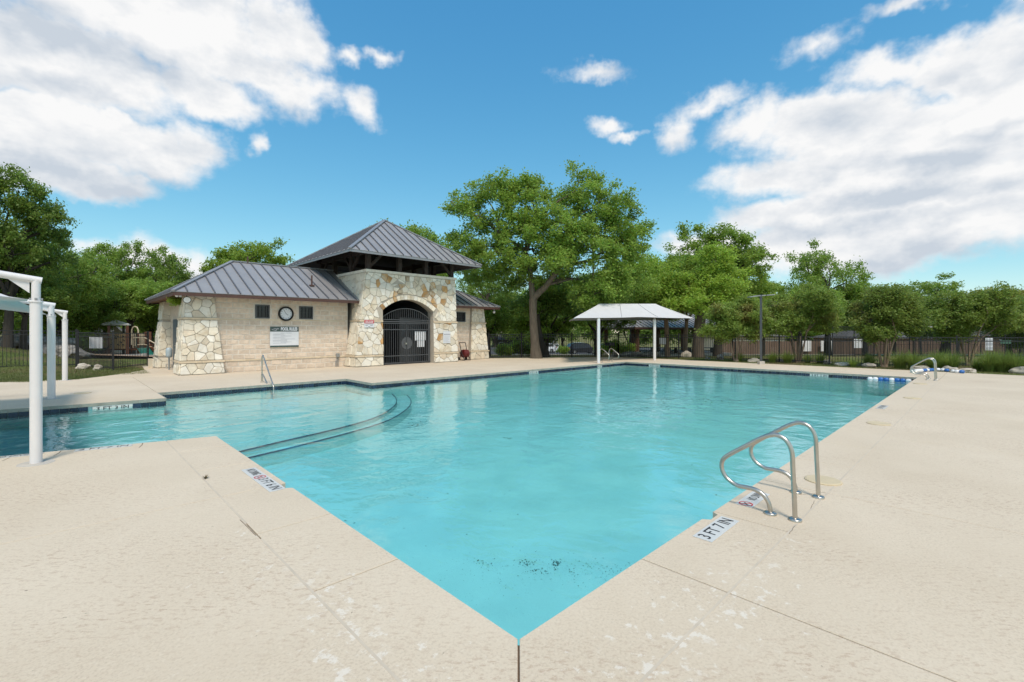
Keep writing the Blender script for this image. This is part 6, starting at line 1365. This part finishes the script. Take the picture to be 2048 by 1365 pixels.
for a in [('oakA', 'tall_oak', 'tallest dark oak at the left edge above the shade posts', 15, 25, 335, 250, 'leaf_dark', 'bark_dark', .4, G1),
          ('oakB', 'oak_tree', 'oak standing right of the tallest left oak', 120, 31, 455, 240, 'leaf_oak', 'bark_dark', 1.9, G1), ('umb', 'oak_tree', 'low spreading oak hanging over the fence by the shade posts', 45, 26, 545, 230, 'leaf_dark', 'bark_dark', 2.6, G1),
          ('oakA', 'oak_tree', 'oak above the play structure roof', 215, 38, 482, 190, 'leaf_oak', 'bark_dark', 3.3, G1), ('oakB', 'oak_tree', 'round topped oak left of the pool house roof', 300, 42, 487, 190, 'leaf_oak', 'bark_dark', 5.0, G1), ('umb', 'oak_tree', 'leafy oak drooping beside the pool house left corner', 265, 36, 560, 230, 'leaf_oak', 'bark_dark', .9, G1),
          ('low', 'oak_tree', 'low oak behind the left lawn edge', -60, 26, 500, 300, 'leaf_dark', 'bark_dark', 4.4, G1), ('oakB', 'oak_tree', 'dark oak filling the gap above the third shade post', 170, 34, 530, 230, 'leaf_dark', 'bark_dark', 2.2, G1), ('oakA', 'oak_tree', 'small oak touching the left eave of the pool house', 355, 44, 540, 130, 'leaf_oak', 'bark_dark', 1.2, G1),
          ('elm', 'elm_tree', 'bright green tree rising behind the left wing roof', 500, 44, 432, 190, 'leaf_bright', 'bark_dark', .3, G2), ('elm', 'elm_tree', 'tree rising behind the pyramid tower roof', 818, 46, 385, 190, 'leaf_oak', 'bark_dark', 2.0, G2),
          ('oakB', 'oak_tree', 'dark tree behind the right wing of the pool house', 975, 36, 515, 200, 'leaf_dark', 'bark_dark', 1.0, G2), ('low', 'oak_tree', 'dark low tree directly behind the big oak trunk', 1090, 42, 560, 280, 'leaf_dark', 'bark_dark', 2.4, G2), ('oakA', 'oak_tree', 'dark tree behind the left half of the canopy', 1195, 36, 545, 210, 'leaf_dark', 'bark_dark', 3.9, G2),
          ('elm', 'elm_tree', 'thin topped tree right of the big oak', 1310, 44, 455, 140, 'leaf_bright', 'bark_dark', 4.2, G3), ('oakA', 'oak_tree', 'tall oak above the pavilion roof', 1435, 36, 455, 260, 'leaf_oak', 'bark_dark', 5.5, G3), ('oakB', 'oak_tree', 'rounded oak between the lamp post and the right sky', 1655, 44, 485, 200, 'leaf_oak', 'bark_dark', .6, G3),
          ('umb', 'elm_tree', 'bright low tree over the right end of the canopy', 1370, 31.5, 545, 190, 'leaf_bright', 'bark_pale', 1.5, G3), ('umb', 'elm_tree', 'bright tree directly behind the lamp post head', 1525, 38, 560, 200, 'leaf_bright', 'bark_dark', 3.0, G3), ('umb', 'oak_tree', 'tree behind the third crape myrtle', 1730, 42, 575, 200, 'leaf_oak', 'bark_dark', 4.0, G3),
          ('elm', 'bare_topped_tree', 'thin dark topped tree above the crape myrtle at right', 1790, 46, 548, 110, 'leaf_dark', 'bark_dark', 2.2, G3), ('oakB', 'oak_tree', 'wide flat topped oak behind the basketball hoop', 1890, 48, 553, 260, 'leaf_oak', 'bark_dark', 1.1, G3), ('elm', 'yellow_green_tree', 'yellow green tree at the right edge of the photo', 2042, 42, 542, 110, 'leaf_yellow', 'bark_dark', 3.7, G3), ('low', 'oak_tree', 'dark oak at the right edge below the yellow green tree', 2020, 36, 585, 220, 'leaf_dark', 'bark_dark', 5.2, G3),
          ('oakA', 'oak_tree', 'dark tree behind the middle of the canopy ridge', 1262, 50, 520, 170, 'leaf_dark', 'bark_dark', 5.1, G2), ('umb', 'oak_tree', 'leafy tree left of the rounded right oak', 1600, 40, 580, 190, 'leaf_oak', 'bark_dark', .2, G3)]: inst(*a)
# thick trunk and slim trunk in front of the pavilion
def trunk_tree(label, pts, rad, lobes_px, d, leafm, barkm, seed, nclus=210, per=120):
    base = at_d(pts[0][0], d); base.z = ground_z(base.x, base.y) if ground_z(base.x, base.y) < 0 else 0
    P = [pt(x, y, d) - base for x, y in pts]; k = d/F; lb = []
    for (x, y, rx, ry, dd) in lobes_px: p = pt(x, y, d) + FWD*dd - base; lb.append((p.x, p.y, p.z, rx*k, rx*k, ry*k))
    m, q = make_tree(P, rad, lb, [(P[-1], rad[-1]), (P[-2], rad[-2])], nclus, per, .21, .165, seed, 3, .09)
    add_tree('park_tree', label, base, m.mesh('trunk', MT[barkm], True), quads_mesh('crown', q, MT[leafm]), group=G3)
trunk_tree('tree with thick dark trunk standing before the pavilion', [(1396, 722), (1396, 690), (1399, 655), (1402, 620), (1410, 590)], [.42, .36, .34, .32, .2], [(1360, 580, 45, 30, 0), (1410, 560, 45, 35, .5), (1455, 590, 45, 32, -.4), (1430, 530, 40, 36, 0), (1470, 555, 35, 30, .8), (1390, 610, 40, 20, -.8), (1340, 610, 35, 22, .3)], 30, 'leaf_bright', 'bark', 51)
trunk_tree('slim pale trunked tree between the canopy post and pavilion', [(1335, 722), (1334, 690), (1333, 655), (1331, 620), (1330, 590)], [.17, .15, .145, .13, .1], [(1320, 575, 40, 26, 0), (1355, 590, 34, 22, .4), (1290, 590, 32, 24, -.3), (1335, 550, 34, 26, .2)], 30.5, 'leaf_bright', 'bark_pale', 52, 130)
trunk_tree('dark leaning trunk close behind the big oak trunk', [(1092, 722), (1088, 700), (1080, 680), (1076, 655), (1074, 630)], [.36, .26, .22, .2, .18], [(1060, 610, 40, 25, .6), (1110, 605, 40, 25, .9), (1085, 585, 40, 26, 1.0)], 30, 'leaf_dark', 'bark_dark', 53, 110)
# crape myrtles in the right hand bed
def myrtle(label, px, py, lobes_px, seed, spread):
    b = at(px, py); d = depth(b.x, b.y); rnd = random.Random(seed); k = d/F; lb = []
    for (x, y, rx, ry, dd) in lobes_px: p = pt(x, y, d) + FWD*dd - b; lb.append((p.x, p.y, p.z, rx*k, rx*k*.9, ry*k))
    z = lb[0][2]*.55; nodes = []; m0 = MB()
    for i in range(5):
        a = i*1.256 + rnd.uniform(-.3, .3); top = Vector((math.cos(a)*spread, math.sin(a)*spread, z*rnd.uniform(.85, 1.15))); m0.tube(catmull([Vector((math.cos(a)*.06, math.sin(a)*.06, -.1)), Vector((math.cos(a)*.12*1.6, math.sin(a)*.19, z*.4)), top], 4), list(np.linspace(.055, .032, 9)), 7); nodes.append((top, .04))
    m, q = make_tree([(0, 0, -.15), (0, 0, .08), (0, 0, .16)], [.16, .13, .06], lb, nodes, 330, 90, .135, .105, seed, 3, .03)
    m.add(m0.v, m0.f); add_tree('crape_myrtle', label, b, m.mesh('trunk', MT['bark_pale'], True), quads_mesh('crown', q, MT['leaf_myrtle']), group='crape myrtles along the right bed')
myrtle('crape myrtle left of the lamp post with reddish new growth', 1472, 723, [(1475, 640, 40, 26, 0), (1445, 665, 32, 18, .2), (1500, 625, 34, 24, 0), (1505, 660, 30, 20, -.3), (1455, 630, 28, 20, .5)], 61, .3)
myrtle('crape myrtle right of the lamp post above the grass clumps', 1596, 725, [(1600, 630, 48, 30, 0), (1560, 650, 34, 22, 0), (1640, 645, 40, 26, .2), (1620, 605, 40, 22, -.3), (1665, 620, 30, 22, .5), (1580, 610, 34, 20, .6)], 62, .38)
myrtle('crape myrtle beside the white fence board', 1768, 734, [(1785, 620, 46, 34, 0), (1740, 640, 36, 26, 0), (1825, 640, 36, 26, .2), (1770, 595, 34, 22, -.3), (1815, 605, 34, 24, .4), (1755, 670, 28, 16, -.2)], 63, .42)
myrtle('rightmost crape myrtle behind the tall grasses', 1938, 731, [(1935, 620, 52, 32, 0), (1895, 640, 38, 24, 0), (1985, 625, 42, 30, .2), (1960, 600, 40, 22, -.4), (1905, 605, 34, 20, .4), (2010, 645, 36, 22, 0), (1920, 665, 30, 16, .3)], 64, .48)
# distant trees closing the view, each its own object
fx = [(-120, 80), (25, 62), (150, 78), (250, 74), (345, 70), (930, 95), (990, 112), (1040, 120), (1125, 115), (1190, 100), (1260, 92), (1330, 88), (1400, 90), (1470, 84), (1545, 95), (1620, 90), (1690, 96), (1760, 90), (1830, 94), (1905, 88), (1980, 92), (2060, 86), (2150, 80)]
FL = ['beyond the left edge of the lawn', 'behind the first shade post', 'behind the third shade post', 'behind the playground roof', 'behind the pool house left corner', 'behind the right wing eave', 'left of the big oak trunk', 'behind the big oak trunk', 'behind the white car', 'behind the dark estate car', 'behind the left canopy post', 'behind the right canopy post', 'behind the thick pavilion trunk', 'behind the pavilion right end', 'behind the lamp post', 'behind the white gate panels', 'behind the court mesh corner', 'behind the white fence board', 'left of the basketball hoop', 'right of the basketball hoop', 'behind the tall fence board', 'behind the brick house', 'beyond the right edge of the court']
for i, (px, d) in enumerate(fx):
    k = random.Random(i+5); inst('farA' if i % 2 else 'farB', 'distant_tree', 'distant tree ' + FL[i], px, d, 585 + k.uniform(0, 30), 130*90/d*k.uniform(.9, 1.2), 'leaf_dark' if i % 3 else 'leaf_oak', 'bark_dark', k.uniform(0, 6), 'distant trees behind the park')
# shrubs beyond the fence
PROTO_SH = None
def shrub_mesh(seed, n=60, per=70):
    rs = np.random.RandomState(seed); C, _ = cluster_points(rs, [(0, 0, .5, .55, .55, .45), (.25, .1, .4, .4, .4, .35), (-.25, -.1, .45, .4, .4, .35)], n); return quads_mesh('foliage', leaf_quads(rs, C, per, .10, .09), MT['leaf_bright'])
SM = [shrub_mesh(71), shrub_mesh(72)]
for i, (px, d, s, lab) in enumerate(((1038, 45, 1.9, 'round green shrub left of the big oak trunk'), (1022, 47, 1.5, 'smaller shrub beside the round green one'), (1007, 40, 1.2, 'low shrub by the fence right of the pier'), (1126, 66, 1.5, 'shrub between the sign post and the dark car'), (1052, 48, 1.0, 'shrub behind the big oak base'), (1196, 40, .7, 'low shrub left of the canopy post'), (1240, 38, 1.6, 'leafy shrub left of the pavilion'), (330, 22, .6, 'small creeper growing under the left eave'), (1210, 45, 1.6, 'shrub behind the barbecue grill'), (60, 30, 1.8, 'dark shrub on the left lawn rise'), (150, 31, 2.0, 'shrub left of the play structure'))):
    a = at_d(px, d); o = link('foliage', SM[i % 2]); t = thing('shrub', lab, 'shrub', (0, 0, 0), 'shrubs around the park'); o.parent = t; t.location = (a.x, a.y, ground_z(a.x, a.y)); t.scale = (s, s, s*.9); t.rotation_euler = (0, 0, i*1.3)
    if i == 7: q = on_y(352, 598, 18.9); t.location = (1.45, 19.6, 2.55); t.scale = (.45, .6, .4)
# ornamental grass clumps
def clump_mesh(seed, n=460, h=.85):
    rs = np.random.RandomState(seed); m = MB()
    for i in range(n):
        a = rs.uniform(0, 6.283); lean = rs.uniform(.15, 1.0)**1.2; L_ = h*rs.uniform(.6, 1.15); r0 = rs.uniform(0, .16); d = Vector((math.cos(a), math.sin(a), 0)); s = Vector((-d.y, d.x, 0))*.006; b = d*r0; P = []
        for k in range(4):
            t = k/3; P.append(b + d*(lean*L_*.95*t*t) + Z*(L_*(t - .42*lean*t*t)))
        w = (1, .9, .6, .05); vs = []
        for k in range(4): vs += [P[k] - s*w[k], P[k] + s*w[k]]
        m.add(vs, [(0,1,3,2),(2,3,5,4),(4,5,7,6)])
    return m.mesh('blades', MT['grass_blade'], True)
CM = [clump_mesh(81), clump_mesh(82), clump_mesh(83)]
GC = [(1478, 723, .8, 'grass clump at the foot of the crape myrtle left of the lamp post'), (1545, 725, .9, 'grass clump just right of the lamp post'), (1575, 726, 1.0, 'grass clump left of the second crape myrtle trunk'), (1615, 726, .75, 'dark small clump right of the second crape myrtle trunk'), (1640, 727, .9, 'grass clump above the flat boulder'), (1706, 734, .6, 'tiny grass clump under the white fence board'), (1738, 733, 1.0, 'grass clump left of the third crape myrtle trunk'), (1800, 737, 1.25, 'big grass clump right of the third crape myrtle trunk'), (1828, 738, 1.2, 'big grass clump left of the far grab rails'), (1868, 739, 1.2, 'big grass clump behind the far grab rails'), (1902, 740, 1.3, 'tall grass clump left of the rightmost crape myrtle'), (1955, 741, .8, 'broad leafy clump at the rightmost crape myrtle foot'), (1978, 743, 1.35, 'tall grass clump right of the rightmost crape myrtle'), (2006, 744, 1.35, 'tall grass clump under the green sign'), (2032, 745, 1.3, 'tall grass clump near the right edge'), (2052, 743, 1.1, 'grass clump cut off by the right edge'), (1520, 723, .5, 'short tuft behind the lamp post base'), (1885, 736, 1.2, 'grass clump farther back behind the float line'), (1992, 738, 1.2, 'grass clump farther back below the tall board')]
for i, (px, py, s, lab) in enumerate(GC):
    a = at(px, py); o = link('blades', CM[i % 3]); t = thing('grass_clump', lab, 'ornamental grass', (0, 0, 0), 'ornamental grasses along the right deck'); o.parent = t; t.location = (a.x, a.y, -.03); t.scale = (s*.95, s*.95, s*.85); t.rotation_euler = (0, 0, i*2.1)
# short turf along the deck edges and on the left rise
rs = np.random.RandomState(3); V = []
def turf(n, fn, h):
    global V
    got = 0; out = []
    while got < n:
        q = fn(rs)
        if q is None: continue
        out.append(q); got += 1
    B = np.array(out); a = rs.uniform(0, 6.283, n); hh = h*rs.uniform(.5, 1.5, n); d = np.stack([np.cos(a), np.sin(a), np.zeros(n)], 1); s = np.stack([-np.sin(a), np.cos(a), np.zeros(n)], 1)*.006
    top = B + d*(hh*.5)[:, None] + np.stack([np.zeros(n), np.zeros(n), hh], 1); V.append(np.stack([B - s, B + s, top + s*.2, top - s*.2], 1))
def left_turf(rs):
    px = rs.uniform(-40, 330); d = 14.5 + 11*rs.uniform(0, 1)**1.3; a = at_d(px, d)
    if a.x > -3.1 and a.y < 20.4 and a.x < .9 and a.y < 19.3 + max(0, (a.x+1.3))*1.65: return None
    if a.x <= -3.1 and a.y < 20.1 - (a.x+3.1)*.085: return None
    if a.x > .75: return None
    return (a.x, a.y, ground_z(a.x, a.y))
def right_turf(rs):
    x = 23.22 + rs.uniform(0, 1)**1.5*8; y = rs.uniform(-9, 13); return (x, y, ground_z(x, y))
turf(26000, left_turf, .055); turf(24000, right_turf, .05)
me = quads_mesh('turf', np.concatenate(V), MT['turf_blade']); o = link('turf', me); tag(o, 'short rough grass along the deck edges and left rise', kind='stuff')
